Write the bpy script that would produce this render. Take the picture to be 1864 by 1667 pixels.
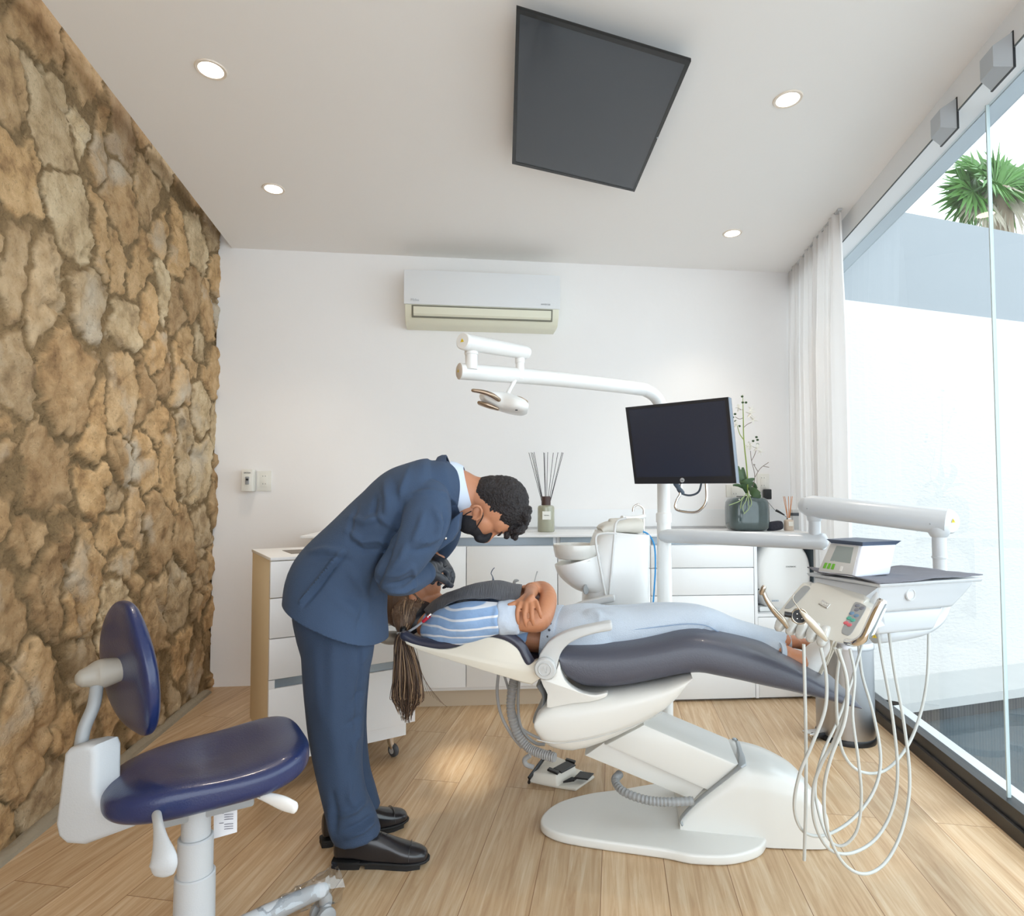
import bpy, bmesh, math, random
import numpy as np
from mathutils import Vector as V, Matrix as M, noise
for _o in list(bpy.data.objects): bpy.data.objects.remove(_o)
SC = bpy.context.scene; COL = SC.collection; PI = math.pi
random.seed(7)
# ---------------------------------------------------------------- camera, sky, light, exposure
F = 1080.0; CX = 932.0; CY = 864.5; PITCH = math.radians(2.2); CH = 1.10
cd = bpy.data.cameras.new('camera'); cam = bpy.data.objects.new('camera', cd); COL.objects.link(cam)
cd.sensor_fit = 'HORIZONTAL'; cd.sensor_width = 36; cd.lens = 36*F/1864; cd.shift_y = 31.5/1864; cd.clip_start = .05
cam.location = (0, 0, CH); cam.rotation_euler = (PI/2+PITCH, 0, 0); SC.camera = cam
w = bpy.data.worlds.new('sky'); SC.world = w; w.use_nodes = True
w.node_tree.nodes['Background'].inputs[0].default_value = (.88, .94, 1, 1)
w.node_tree.nodes['Background'].inputs[1].default_value = 2.3
SC.view_settings.view_transform = 'Standard'; SC.view_settings.look = 'None'
SC.view_settings.exposure = 0.52; SC.view_settings.gamma = 1; SC.view_settings.use_curve_mapping = False
def lamp(name, kind, loc, energy, color, rot=(0,0,0), **kw):
    l = bpy.data.lights.new(name, kind); l.energy = energy; l.color = color
    for k, v in kw.items(): setattr(l, k, v)
    o = bpy.data.objects.new(name, l); o.location = loc; o.rotation_euler = rot; COL.objects.link(o); return o
sun = lamp('sun', 'SUN', (6, -2, 8), 2.0, (1, .95, .86), (math.radians(-30), math.radians(15), 0), angle=.02)
lamp('floor_patch_spot', 'SPOT', (.50, -2.3, 3.2), 1250, (1, .93, .78), (V((-.20, 2.47, 0))-V((.50, -2.3, 3.2))).to_track_quat('-Z', 'Y').to_euler(), spot_size=math.radians(3.4), spot_blend=1, shadow_soft_size=.05)  # added spot behind the viewer, stands in for sun on the floor
# ---------------------------------------------------------------- projection helpers (pixel of the photo -> place in the room)
def ray(px, py):
    a = (px-CX)/F; b = -(py-CY)/F
    return V((a, math.cos(PITCH)-math.sin(PITCH)*b, math.sin(PITCH)+math.cos(PITCH)*b))
C0 = V((0, 0, CH))
def P(px, py, Y): r = ray(px, py); return C0+r*(Y/r.y)
def G(px, py, z): r = ray(px, py); return C0+r*((z-CH)/r.z)
def HP(px, py, o, d):                     # on the vertical plane through o along d (both 2D)
    r = ray(px, py); n = V((-d[1], d[0])); t = (n.x*o[0]+n.y*o[1])/(n.x*r.x+n.y*r.y); return C0+r*t
def proj(A):                              # numpy Nx3 -> px, py
    x = A[:, 0]; y = A[:, 1]; z = A[:, 2]-CH; c, s = math.cos(PITCH), math.sin(PITCH)
    dep = y*c+z*s; up = -y*s+z*c
    return CX+F*x/dep, CY-F*up/dep
# ---------------------------------------------------------------- objects
WO = {}
def emp(name, label, cat, loc, group=None):
    o = bpy.data.objects.new(name, None); COL.objects.link(o); o.location = loc; o.empty_display_size = .05
    WO[o.name] = V(loc); o['label'] = label; o['category'] = cat
    if group: o['group'] = group
    return o
def ob(name, bm, m, parent=None, ang=38, label=None, cat=None, group=None, kind=None, flat=False):
    if isinstance(bm, bpy.types.Mesh): me = bm
    else:
        bmesh.ops.recalc_face_normals(bm, faces=bm.faces[:]); me = bpy.data.meshes.new(name); bm.to_mesh(me); bm.free()
    n = len(me.vertices); co = np.empty(n*3); me.vertices.foreach_get('co', co); co = co.reshape(-1, 3)
    if parent is None:
        og = V(((co[:, 0].min()+co[:, 0].max())/2, (co[:, 1].min()+co[:, 1].max())/2, co[:, 2].min()))
    else: og = WO[parent.name]
    me.transform(M.Translation(-og)); me.name = name
    me.polygons.foreach_set('use_smooth', [not flat]*len(me.polygons))
    if not flat and ang < 180: me.set_sharp_from_angle(angle=math.radians(ang))
    if isinstance(m, (list, tuple)):
        for q in m: me.materials.append(q)
    elif m: me.materials.append(m)
    o = bpy.data.objects.new(name, me); COL.objects.link(o); WO[o.name] = og
    if parent is None: o.location = og
    else: o.parent = parent
    if label: o['label'] = label
    if cat: o['category'] = cat
    if group: o['group'] = group
    if kind: o['kind'] = kind
    return o
def copy_tree(o, parent=None):
    c = o.copy(); COL.objects.link(c); c.parent = parent
    for ch in list(o.children): copy_tree(ch, c)
    return c
def B(): return bmesh.new()
def cr(pts, res):                          # Catmull-Rom on tuples of floats
    if res < 2 or len(pts) < 3: return [tuple(p) for p in pts]
    A = [np.array(p, float) for p in pts]; A = [2*A[0]-A[1]]+A+[2*A[-1]-A[-2]]; out = []
    for i in range(1, len(A)-2):
        for k in range(res):
            t = k/res; a, b, c, d = A[i-1:i+3]
            out.append(tuple(.5*(2*b+(c-a)*t+(2*a-5*b+4*c-d)*t*t+(3*b-a-3*c+d)*t**3)))
    out.append(tuple(A[-2])); return out
def crc(pts, res):                         # closed
    A = [np.array(p, float) for p in pts]; n = len(A); out = []
    for i in range(n):
        a, b, c, d = A[i-1], A[i], A[(i+1) % n], A[(i+2) % n]
        for k in range(res):
            t = k/res; out.append(tuple(.5*(2*b+(c-a)*t+(2*a-5*b+4*c-d)*t*t+(3*b-a-3*c+d)*t**3)))
    return out
def skin(bm, rings, cap=True, closed=False):
    R = [[bm.verts.new(p) for p in r] for r in rings]; n = len(R[0])
    for i in range(len(R)-(0 if closed else 1)):
        a = R[i]; b = R[(i+1) % len(R)]
        for j in range(n):
            try: bm.faces.new((a[j], a[(j+1) % n], b[(j+1) % n], b[j]))
            except ValueError: pass
    if cap and not closed:
        bm.faces.new(R[0][::-1]); bm.faces.new(R[-1])
    return R
def tube(bm, pts, r, n=12, res=0, ref=None, cap=True, dome=False, sq=2.0):
    """pts: 3D points; r: number or list of number/(a,b). a is across ref, b is along ref."""
    k = len(pts)
    rr = [r]*k if not isinstance(r, list) else r
    rr = [(q, q) if not isinstance(q, (tuple, list)) else q for q in rr]
    S = [tuple(p)+tuple(q) for p, q in zip(pts, rr)]
    if res: S = cr(S, res)
    if dome:
        def dm(e, nx):
            e = np.array(e); d = e[:3]-np.array(nx)[:3]; d = d/(np.linalg.norm(d)+1e-9); rm = min(e[3], e[4]); o = []
            for t in (.5, .85, .98): o.append(tuple(e[:3]+d*rm*t)+tuple(e[3:]*math.sqrt(max(.02, 1-t*t))))
            return o
        S = dm(S[0], S[1])[::-1]+S+dm(S[-1], S[-2])
    Pn = [V(s[:3]) for s in S]; rings = []; up = None
    for i, p in enumerate(Pn):
        t = (Pn[min(i+1, len(Pn)-1)]-Pn[max(i-1, 0)])
        if t.length < 1e-9: t = V((0, 0, 1))
        t.normalize()
        if ref is not None: b = V(ref)-t*V(ref).dot(t)
        elif up is None:
            q = V((0, 0, 1)) if abs(t.z) < .9 else V((1, 0, 0)); b = q-t*q.dot(t)
        else: b = up-t*up.dot(t)
        if b.length < 1e-6: b = up if up else V((0, 1, 0))
        b.normalize(); up = b; a = t.cross(b); ra, rb = S[i][3], S[i][4]; ring = []
        for j in range(n):
            th = 2*PI*j/n; c, s = math.cos(th), math.sin(th)
            if sq != 2: c = math.copysign(abs(c)**(2/sq), c); s = math.copysign(abs(s)**(2/sq), s)
            ring.append(p+a*(c*ra)+b*(s*rb))
        rings.append(ring)
    skin(bm, rings, cap); return bm
def lathe(bm, prof, c, axis=(0, 0, 1), n=36, cap=True):
    ax = V(axis).normalized(); q = V((1, 0, 0)) if abs(ax.x) < .9 else V((0, 1, 0)); a = (q-ax*q.dot(ax)).normalized(); b = ax.cross(a); c = V(c)
    skin(bm, [[c+ax*z+a*(max(r, 1e-4)*math.cos(2*PI*j/n))+b*(max(r, 1e-4)*math.sin(2*PI*j/n)) for j in range(n)] for r, z in prof], cap); return bm
def bevel_sharp(bm, edges, w, seg=2):
    if w > 0 and edges: bmesh.ops.bevel(bm, geom=edges, offset=w, segments=seg, profile=.5, affect='EDGES', clamp_overlap=True)
def box(bm, c, size, rot=None, bev=0, seg=2):
    t = B(); bmesh.ops.create_cube(t, size=1)
    for v in t.verts: v.co = V((v.co.x*size[0], v.co.y*size[1], v.co.z*size[2]))
    bevel_sharp(t, t.edges[:], bev, seg)
    if rot is None: R = M.Identity(3)
    elif isinstance(rot, (int, float)): R = M.Rotation(rot, 3, 'Z')
    else: R = rot
    for v in t.verts: v.co = R@v.co+V(c)
    merge(bm, t); return bm
def merge(bm, t):
    me = bpy.data.meshes.new('t'); t.to_mesh(me); t.free(); bm.from_mesh(me); bpy.data.meshes.remove(me)
def prism(bm, pts, ext, bev=0, seg=3, both=True):
    t = B(); vs = [t.verts.new(p) for p in pts]; f = t.faces.new(vs); ext = V(ext)
    r = bmesh.ops.extrude_face_region(t, geom=[f]); nv = [g for g in r['geom'] if isinstance(g, bmesh.types.BMVert)]
    for v in nv: v.co += ext
    if bev:
        s = set(vs); e2 = [e for e in t.edges if (e.verts[0] in s) == (e.verts[1] in s)]
        bmesh.ops.recalc_face_normals(t, faces=t.faces[:])
        bevel_sharp(t, e2, bev, seg)
    merge(bm, t); return bm
def ball(bm, c, r, rot=None, seg=24, sq=None):
    t = B(); bmesh.ops.create_uvsphere(t, u_segments=seg, v_segments=max(8, seg*2//3), radius=1)
    r = (r, r, r) if isinstance(r, (int, float)) else r
    for v in t.verts:
        q = v.co.copy()
        if sq: q = V([math.copysign(abs(x)**(2/sq), x) for x in q])
        q = V((q.x*r[0], q.y*r[1], q.z*r[2]))
        v.co = (rot@q if rot is not None else q)+V(c)
    merge(bm, t); return bm
def quadbox(bm, c4, ext, bev=0):             # a slab from four corners and a thickness vector
    return prism(bm, c4, ext, bev, 2)
def rmsh(bm, vox, sm=4, f=.5):
    me = bpy.data.meshes.new('r'); bmesh.ops.recalc_face_normals(bm, faces=bm.faces[:]); bm.to_mesh(me); bm.free()
    o = bpy.data.objects.new('r', me); COL.objects.link(o)
    a = o.modifiers.new('a', 'REMESH'); a.mode = 'VOXEL'; a.voxel_size = vox; a.adaptivity = 0
    if sm: s = o.modifiers.new('s', 'SMOOTH'); s.iterations = sm; s.factor = f
    dg = bpy.context.evaluated_depsgraph_get(); dg.update()
    m2 = bpy.data.meshes.new_from_object(o.evaluated_get(dg)); bpy.data.objects.remove(o); bpy.data.meshes.remove(me)
    return m2
def folds(me, strokes, facing=-.0):
    """press creases into cloth: strokes = (polyline in photo pixels, width px, height m)"""
    n = len(me.vertices); co = np.empty(n*3); me.vertices.foreach_get('co', co); co = co.reshape(-1, 3)
    no = np.empty(n*3); me.vertex_normals.foreach_get('vector', no); no = no.reshape(-1, 3)
    px, py = proj(co); disp = np.zeros(n)
    for pl, wd, amp in strokes:
        L = sum(math.dist(pl[i], pl[i+1]) for i in range(len(pl)-1)); best = np.full(n, 1e9); tt = np.zeros(n); acc = 0
        for i in range(len(pl)-1):
            a = np.array(pl[i], float); b = np.array(pl[i+1], float); d = b-a; l2 = (d**2).sum(); l = math.sqrt(l2)
            t = np.clip(((px-a[0])*d[0]+(py-a[1])*d[1])/l2, 0, 1)
            q = np.hypot(px-a[0]-t*d[0], py-a[1]-t*d[1]); mk = q < best; best[mk] = q[mk]; tt[mk] = (acc+t[mk]*l)/L; acc += l
        disp += amp*np.exp(-(best/wd)**2)*np.sin(PI*np.clip(tt*.9+.05, 0, 1))**.6
    face = np.clip(-no[:, 1]*2.5+facing, 0, 1)
    co += no*(disp*face)[:, None]; me.vertices.foreach_set('co', co.ravel()); me.update()
    return me
def nz(me, sc, amp, seed=0, stretch=(1, 1, 1)):
    n = len(me.vertices)
    nn = [tuple(v.vector) for v in me.vertex_normals]
    for i, v in enumerate(me.vertices):
        p = v.co; d = noise.noise(V((p.x*sc*stretch[0]+seed, p.y*sc*stretch[1], p.z*sc*stretch[2])))*amp
        v.co = p+V(nn[i])*d
    me.update(); return me
# ---------------------------------------------------------------- materials
def lin(c): return tuple(((x/255)/12.92 if x/255 <= .04045 else ((x/255+.055)/1.055)**2.4) for x in c[:3])+(1,)
def nt(name):
    m = bpy.data.materials.new(name); m.use_nodes = True; t = m.node_tree; return m, t, t.nodes['Principled BSDF']
def pm(name, col, rough=.5, metal=0, bump=0, bs=60, coat=0, var=0, vs=6, spec=None, stretch=(1, 1, 1), sheen=0, trans=0, ior=None, sss=0):
    m, t, b = nt(name); N = t.nodes; L = t.links
    b.inputs['Base Color'].default_value = lin(col); b.inputs['Roughness'].default_value = rough; b.inputs['Metallic'].default_value = metal
    if coat: b.inputs['Coat Weight'].default_value = coat; b.inputs['Coat Roughness'].default_value = .08
    if spec is not None: b.inputs['Specular IOR Level'].default_value = spec
    if sheen: b.inputs['Sheen Weight'].default_value = sheen
    if trans: b.inputs['Transmission Weight'].default_value = trans
    if ior: b.inputs['IOR'].default_value = ior
    if sss: b.inputs['Subsurface Weight'].default_value = sss; b.inputs['Subsurface Radius'].default_value = (.01, .004, .002)
    if bump or var:
        tc = N.new('ShaderNodeTexCoord'); mp = N.new('ShaderNodeMapping'); mp.inputs['Scale'].default_value = stretch; L.new(tc.outputs['Object'], mp.inputs['Vector'])
    if var:
        n1 = N.new('ShaderNodeTexNoise'); n1.inputs['Scale'].default_value = vs; n1.inputs['Detail'].default_value = 4; L.new(mp.outputs[0], n1.inputs['Vector'])
        mx = N.new('ShaderNodeMix'); mx.data_type = 'RGBA'; c = lin(col)
        mx.inputs[6].default_value = tuple(x*(1-var) for x in c[:3])+(1,); mx.inputs[7].default_value = tuple(min(1, x*(1+var)) for x in c[:3])+(1,)
        L.new(n1.outputs[0], mx.inputs[0]); L.new(mx.outputs[2], b.inputs['Base Color'])
    if bump:
        n2 = N.new('ShaderNodeTexNoise'); n2.inputs['Scale'].default_value = bs; n2.inputs['Detail'].default_value = 3; L.new(mp.outputs[0], n2.inputs['Vector'])
        bp = N.new('ShaderNodeBump'); bp.inputs['Strength'].default_value = bump; bp.inputs['Distance'].default_value = .01
        L.new(n2.outputs[0], bp.inputs['Height']); L.new(bp.outputs[0], b.inputs['Normal'])
    return m
def emit(name, col, s):
    m = bpy.data.materials.new(name); m.use_nodes = True; t = m.node_tree; t.nodes.remove(t.nodes['Principled BSDF'])
    e = t.nodes.new('ShaderNodeEmission'); e.inputs[0].default_value = lin(col); e.inputs[1].default_value = s
    t.links.new(e.outputs[0], t.nodes['Material Output'].inputs[0]); return m
def thin_glass(name, tint=(235, 245, 245), f=1.0):
    m = bpy.data.materials.new(name); m.use_nodes = True; t = m.node_tree; N = t.nodes; L = t.links; N.remove(N['Principled BSDF'])
    a = N.new('ShaderNodeBsdfTransparent'); a.inputs[0].default_value = lin(tint); g = N.new('ShaderNodeBsdfGlossy'); g.inputs['Roughness'].default_value = .01
    fr = N.new('ShaderNodeLayerWeight'); fr.inputs[0].default_value = .5; pw = N.new('ShaderNodeMath'); pw.operation = 'POWER'; pw.inputs[1].default_value = 5; L.new(fr.outputs['Facing'], pw.inputs[0]); mu = N.new('ShaderNodeMath'); mu.operation = 'MULTIPLY_ADD'; mu.inputs[1].default_value = .9*f; mu.inputs[2].default_value = .055*f
    mx = N.new('ShaderNodeMixShader'); L.new(pw.outputs[0], mu.inputs[0]); L.new(mu.outputs[0], mx.inputs[0]); L.new(a.outputs[0], mx.inputs[1]); L.new(g.outputs[0], mx.inputs[2])
    L.new(mx.outputs[0], N['Material Output'].inputs[0]); return m
WHITE = pm('painted_wall', (240, 238, 237), .75, bump=.04, bs=40, var=.012)
CEIL = pm('ceiling_paint', (240, 237, 234), .8, bump=.03, bs=30)
PLAS = pm('white_plastic', (232, 232, 230), .28, coat=.25)
PLASW = pm('ivory_plastic', (222, 218, 208), .4, bump=.03, bs=200)
PLASG = pm('light_grey_plastic', (186, 188, 190), .42, bump=.06, bs=300)
GREYP = pm('grey_plastic', (150, 152, 153), .4)
LACQ = pm('white_lacquer', (236, 237, 238), .35, bump=.02, bs=80, stretch=(8, 8, 1))
BLACK = pm('black_plastic', (24, 25, 28), .4)
CHROME = pm('chrome', (225, 222, 218), .08, 1)
STEEL = pm('brushed_steel', (176, 176, 178), .32, 1, bump=.05, bs=60, stretch=(1, 1, 14))
NAVY = pm('navy_vinyl', (30, 42, 84), .3, bump=.08, bs=260, coat=.25)
SLATE = pm('slate_vinyl', (76, 78, 90), .38, bump=.1, bs=220, coat=.12)
RUBB = pm('black_rubber', (22, 22, 23), .6)
def text(s, size, loc, R, m, parent, name='lettering', depth=.0006, sx=1):
    c = bpy.data.curves.new('t', 'FONT'); c.body = s; c.size = size; c.extrude = depth; c.align_x = 'CENTER'; c.align_y = 'CENTER'; c.resolution_u = 2
    o = bpy.data.objects.new('t', c); COL.objects.link(o); dg = bpy.context.evaluated_depsgraph_get(); dg.update()
    me = bpy.data.meshes.new_from_object(o.evaluated_get(dg)); bpy.data.objects.remove(o)
    me.transform(M.Diagonal((sx, 1, 1, 1))); me.transform(R.to_4x4()); me.transform(M.Translation(V(loc)))
    return ob(name, me, m, parent, ang=30)
def frame(xd, zd):                          # rotation with local x -> xd, local y -> zd (text upright)
    x = V(xd).normalized(); y = V(zd)-x*V(zd).dot(x); y.normalize(); z = x.cross(y); return M((x, y, z)).transposed()
# ================================================================ SETTING
H = 2.60
GD = V((.172, 1)).normalized()              # direction of the glass side (and planks)
def gx(Y, off=0): return 1.755+.178*(Y-2.985)+off
def bw(x): return 3.50+.112*(x+1.75)       # back wall
def lx(Y): return -1.745-.112*(Y-3.5)      # stone wall face
YR = -1.1
# floor
def floor_mat():
    m, t, b = nt('oak_planks'); N = t.nodes; L = t.links
    tc = N.new('ShaderNodeTexCoord'); mp = N.new('ShaderNodeMapping'); mp.vector_type = 'POINT'; mp.inputs['Rotation'].default_value = (0, 0, math.radians(90+9.8)-PI)
    L.new(tc.outputs['Object'], mp.inputs['Vector'])
    br = N.new('ShaderNodeTexBrick'); br.offset = .37; br.inputs['Scale'].default_value = 1; br.inputs['Brick Width'].default_value = 1.25; br.inputs['Row Height'].default_value = .185
    br.inputs['Mortar Size'].default_value = .0012; br.inputs['Mortar Smooth'].default_value = .2; br.inputs['Bias'].default_value = 0
    br.inputs['Color1'].default_value = (0, 0, 0, 1); br.inputs['Color2'].default_value = (1, 1, 1, 1); br.inputs['Mortar'].default_value = (.5, .5, .5, 1)
    L.new(mp.outputs[0], br.inputs['Vector'])
    g = N.new('ShaderNodeMapping'); g.inputs['Scale'].default_value = (1.3, 22, 1); L.new(mp.outputs[0], g.inputs['Vector'])
    ad = N.new('ShaderNodeVectorMath'); ad.operation = 'ADD'; L.new(g.outputs[0], ad.inputs[0])
    sc = N.new('ShaderNodeVectorMath'); sc.operation = 'SCALE'; sc.inputs['Scale'].default_value = 17; L.new(br.outputs['Color'], sc.inputs[0]); L.new(sc.outputs[0], ad.inputs[1])
    n = N.new('ShaderNodeTexNoise'); n.inputs['Scale'].default_value = 2.2; n.inputs['Detail'].default_value = 7; n.inputs['Roughness'].default_value = .62; n.inputs['Distortion'].default_value = .8; L.new(ad.outputs[0], n.inputs['Vector'])
    r = N.new('ShaderNodeValToRGB'); e = r.color_ramp.elements; e[0].position = .3; e[0].color = lin((176, 142, 106)); e[1].position = .72; e[1].color = lin((216, 194, 164))
    k = e.new(.5); k.color = lin((198, 168, 132)); L.new(n.outputs[0], r.inputs[0])
    mx = N.new('ShaderNodeMix'); mx.data_type = 'RGBA'; mx.blend_type = 'MULTIPLY'; mx.inputs[0].default_value = 1
    r2 = N.new('ShaderNodeMapRange'); r2.inputs['To Min'].default_value = .86; r2.inputs['To Max'].default_value = 1.06; L.new(br.outputs['Color'], r2.inputs[0])
    L.new(r.outputs[0], mx.inputs[6]); L.new(r2.outputs[0], mx.inputs[7])
    m2 = N.new('ShaderNodeMix'); m2.data_type = 'RGBA'; L.new(br.outputs['Fac'], m2.inputs[0]); L.new(mx.outputs[2], m2.inputs[6]); m2.inputs[7].default_value = lin((132, 96, 62))
    L.new(m2.outputs[2], b.inputs['Base Color']); b.inputs['Roughness'].default_value = .42
    bp = N.new('ShaderNodeBump'); bp.inputs['Strength'].default_value = .12; bp.inputs['Distance'].default_value = .004; L.new(n.outputs[0], bp.inputs['Height']); L.new(bp.outputs[0], b.inputs['Normal'])
    return m
FM = floor_mat()
b = B(); prism(b, [(lx(YR)-.15, YR, 0), (gx(YR, .06), YR, 0), (gx(4.1, .06), 4.1, 0), (lx(4.1)-.15, 4.1, 0)], (0, 0, -.12)); ob('floor', b, FM, kind='structure', flat=True)
b = B()
prism(b, [(-1.68-.148*(YR-3.5), YR, H), (gx(YR), YR, H), (gx(4.05), 4.05, H), (-1.68-.148*.4, 3.9, H), (-1.68, 3.5, H)], (0, 0, .12)); CE = ob('ceiling', b, CEIL, kind='structure', flat=True)
b = B(); box(b, (-1.62, 1.25, 2.99), (1.3, 5.2, .08)); ob('sky_block_slab', b, WHITE, kind='structure', flat=True)  # unseen slab added over the ceiling gap to keep sky light out
b = B(); prism(b, [(-1.76, bw(-1.76), -.1), (gx(3.95)+.12, bw(gx(3.95)+.12), -.1), (gx(3.95)+.12, bw(gx(3.95)+.12), H+.36), (-1.76, bw(-1.76), H+.36)], (-.015, .13, 0)); ob('wall_back', b, WHITE, kind='structure', flat=True)
# rear side of the room: a wall with a broad opening for daylight
b = B()
x0, x1 = lx(YR)-.1, gx(YR, .1)
box(b, (x0+.2, YR-.06, H/2), (.4, .12, H)); box(b, ((x0+x1)/2, YR-.06, H-.03), (x1-x0-.3, .12, .06))
ob('wall_rear', b, WHITE, kind='structure', flat=True)
# stone wall: irregular rubble, real relief
def stone_wall():
    rng = np.random.default_rng(5)
    y0, y1, z0, z1 = YR, 3.62, -.05, 2.95
    st = .0115; ny = int((y1-y0)/st); nzz = int((z1-z0)/st)
    YY, ZZ = np.meshgrid(np.linspace(y0, y1, ny), np.linspace(z0, z1, nzz), indexing='ij')
    def vn(a, b_, f, s):
        a = a*f; b_ = b_*f; r = np.random.default_rng(s).random((256, 256)); ia = np.floor(a).astype(int); ib = np.floor(b_).astype(int)
        fa = a-ia; fb = b_-ib; fa = fa*fa*(3-2*fa); fb = fb*fb*(3-2*fb)
        g = lambda i, j: r[i % 256, j % 256]
        return (g(ia, ib)*(1-fa)+g(ia+1, ib)*fa)*(1-fb)+(g(ia, ib+1)*(1-fa)+g(ia+1, ib+1)*fa)*fb
    wy = YY+.09*(vn(YY, ZZ, 5, 1)-.5)+.05*(vn(YY, ZZ, 15, 2)-.5)+.034*(vn(YY, ZZ, 38, 12)-.5)+.016*(vn(YY, ZZ, 85, 52)-.5)
    wz = ZZ+.12*(vn(YY, ZZ, 4, 3)-.5)+.05*(vn(YY, ZZ, 13, 4)-.5)+.034*(vn(YY, ZZ, 36, 13)-.5)+.016*(vn(YY, ZZ, 80, 53)-.5)
    ay, az = 1.0/.24, 1.0/.31               # stones a little taller than wide
    pts = []
    for i in range(-2, int((y1-y0)*ay)+3):
        for j in range(-2, int((z1-z0)*az)+3):
            if rng.random() < .10: continue
            pts.append((i+.5*(j % 2)+rng.uniform(-.42, .42), j+rng.uniform(-.42, .42)))
            if rng.random() < .3: pts.append((i+rng.uniform(-.5, .5), j+rng.uniform(-.5, .5)))
    pts = np.array(pts); U = (wy-y0)*ay; W = (wz-z0)*az
    d1 = np.full(U.shape, 1e9); d2 = d1.copy(); id1 = np.zeros(U.shape, int)
    for k, (a, c) in enumerate(pts):
        i0 = max(0, int(((a-2.6)/ay)/st)); i1 = min(ny, int(((a+2.6)/ay)/st)+1); j0 = max(0, int(((c-2.6)/az)/st)); j1 = min(nzz, int(((c+2.6)/az)/st)+1)
        if i0 >= i1 or j0 >= j1: continue
        s = (slice(i0, i1), slice(j0, j1)); d = np.hypot(U[s]-a, W[s]-c); D1 = d1[s]; D2 = d2[s]; I = id1[s]
        c1 = d < D1; c2 = (~c1) & (d < D2)
        D2[c1] = D1[c1]; D1[c1] = d[c1]; I[c1] = k; D2[c2] = d[c2]
        d1[s] = D1; d2[s] = D2; id1[s] = I
    edge = d2-d1
    wdt = .10+.20*vn(YY, ZZ, 3, 6)**2+.06*vn(YY, ZZ, 20, 61)
    h = np.clip(edge/wdt, 0, 1); face = h*h*(3-2*h)
    ti = rng.uniform(-1, 1, (len(pts), 3)); 
    rel = face*(.016+.010*ti[id1, 2]+(U-pts[id1, 0])*.009*ti[id1, 0]+(W-pts[id1, 1])*.009*ti[id1, 1])
    rel += .010*(vn(YY, ZZ, 22, 7)-.5)+.010*(vn(YY, ZZ, 60, 8)-.5)+.016*(vn(YY, ZZ, 9, 9)-.5)*face-.022*np.clip(1-np.abs(vn(YY*.9+ZZ*.35, ZZ*.6, 7, 19)-.5)*16, 0, 1)*(vn(YY, ZZ, 2.5, 29) > .45)
    tone = rng.random(len(pts))[id1]; hue = rng.random(len(pts))[id1]
    X = -1.745-.112*(YY-3.5)-.02+rel
    n = ny*nzz; co = np.stack([X, YY, ZZ], -1).reshape(-1, 3)
    idx = np.arange(n).reshape(ny, nzz); q = np.stack([idx[:-1, :-1], idx[1:, :-1], idx[1:, 1:], idx[:-1, 1:]], -1).reshape(-1, 4)
    me = bpy.data.meshes.new('wall_left'); me.vertices.add(n); me.vertices.foreach_set('co', co.ravel())
    me.loops.add(q.size); me.loops.foreach_set('vertex_index', q.ravel()); me.polygons.add(len(q)); me.polygons.foreach_set('loop_start', np.arange(0, q.size, 4)); me.polygons.foreach_set('loop_total', np.full(len(q), 4)); me.update(calc_edges=True)
    for nm, a in (('stone', face), ('tone', tone), ('hue', hue)):
        at = me.attributes.new(nm, 'FLOAT', 'POINT'); at.data.foreach_set('value', a.ravel().astype(np.float32))
    m, t, bb = nt('rubble_stone'); N = t.nodes; L = t.links
    def at(nm): x = N.new('ShaderNodeAttribute'); x.attribute_name = nm; return x.outputs['Fac']
    tc = N.new('ShaderNodeTexCoord')
    n1 = N.new('ShaderNodeTexNoise'); n1.inputs['Scale'].default_value = 9; n1.inputs['Detail'].default_value = 8; n1.inputs['Roughness'].default_value = .65; L.new(tc.outputs['Object'], n1.inputs['Vector'])
    n3 = N.new('ShaderNodeTexNoise'); n3.inputs['Scale'].default_value = 70; n3.inputs['Detail'].default_value = 6; n3.inputs['Roughness'].default_value = .7; L.new(tc.outputs['Object'], n3.inputs['Vector'])
    n4 = N.new('ShaderNodeTexNoise'); n4.inputs['Scale'].default_value = 3.3; n4.inputs['Detail'].default_value = 5; L.new(tc.outputs['Object'], n4.inputs['Vector'])
    r1 = N.new('ShaderNodeValToRGB'); el = r1.color_ramp.elements; el[0].position = 0; el[0].color = lin((196, 166, 128)); el[1].position = 1; el[1].color = lin((244, 222, 184))
    for p_, c_ in ((.25, (224, 190, 146)), (.5, (234, 198, 150)), (.75, (208, 184, 150))): z = el.new(p_); z.color = lin(c_)
    L.new(at('tone'), r1.inputs[0])
    r3 = N.new('ShaderNodeValToRGB'); el = r3.color_ramp.elements; el[0].position = .32; el[0].color = lin((126, 98, 68)); el[1].position = .62; el[1].color = (1, 1, 1, 1); z = el.new(.46); z.color = lin((218, 206, 190)); L.new(n1.outputs[0], r3.inputs[0])
    mm = N.new('ShaderNodeMix'); mm.data_type = 'RGBA'; mm.blend_type = 'MULTIPLY'; mm.inputs[0].default_value = .68; L.new(r1.outputs[0], mm.inputs[6]); L.new(r3.outputs[0], mm.inputs[7])
    # lichen-white and rusty stains
    r4 = N.new('ShaderNodeMapRange'); r4.inputs[1].default_value = .58; r4.inputs[2].default_value = .72; L.new(n4.outputs[0], r4.inputs[0])
    m4 = N.new('ShaderNodeMix'); m4.data_type = 'RGBA'; L.new(r4.outputs[0], m4.inputs[0]); L.new(mm.outputs[2], m4.inputs[6]); m4.inputs[7].default_value = lin((214, 200, 178))
    rh = N.new('ShaderNodeMapRange'); rh.inputs[1].default_value = .91; rh.inputs[2].default_value = .95; rh.inputs[4].default_value = .38; L.new(at('hue'), rh.inputs[0])
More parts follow.
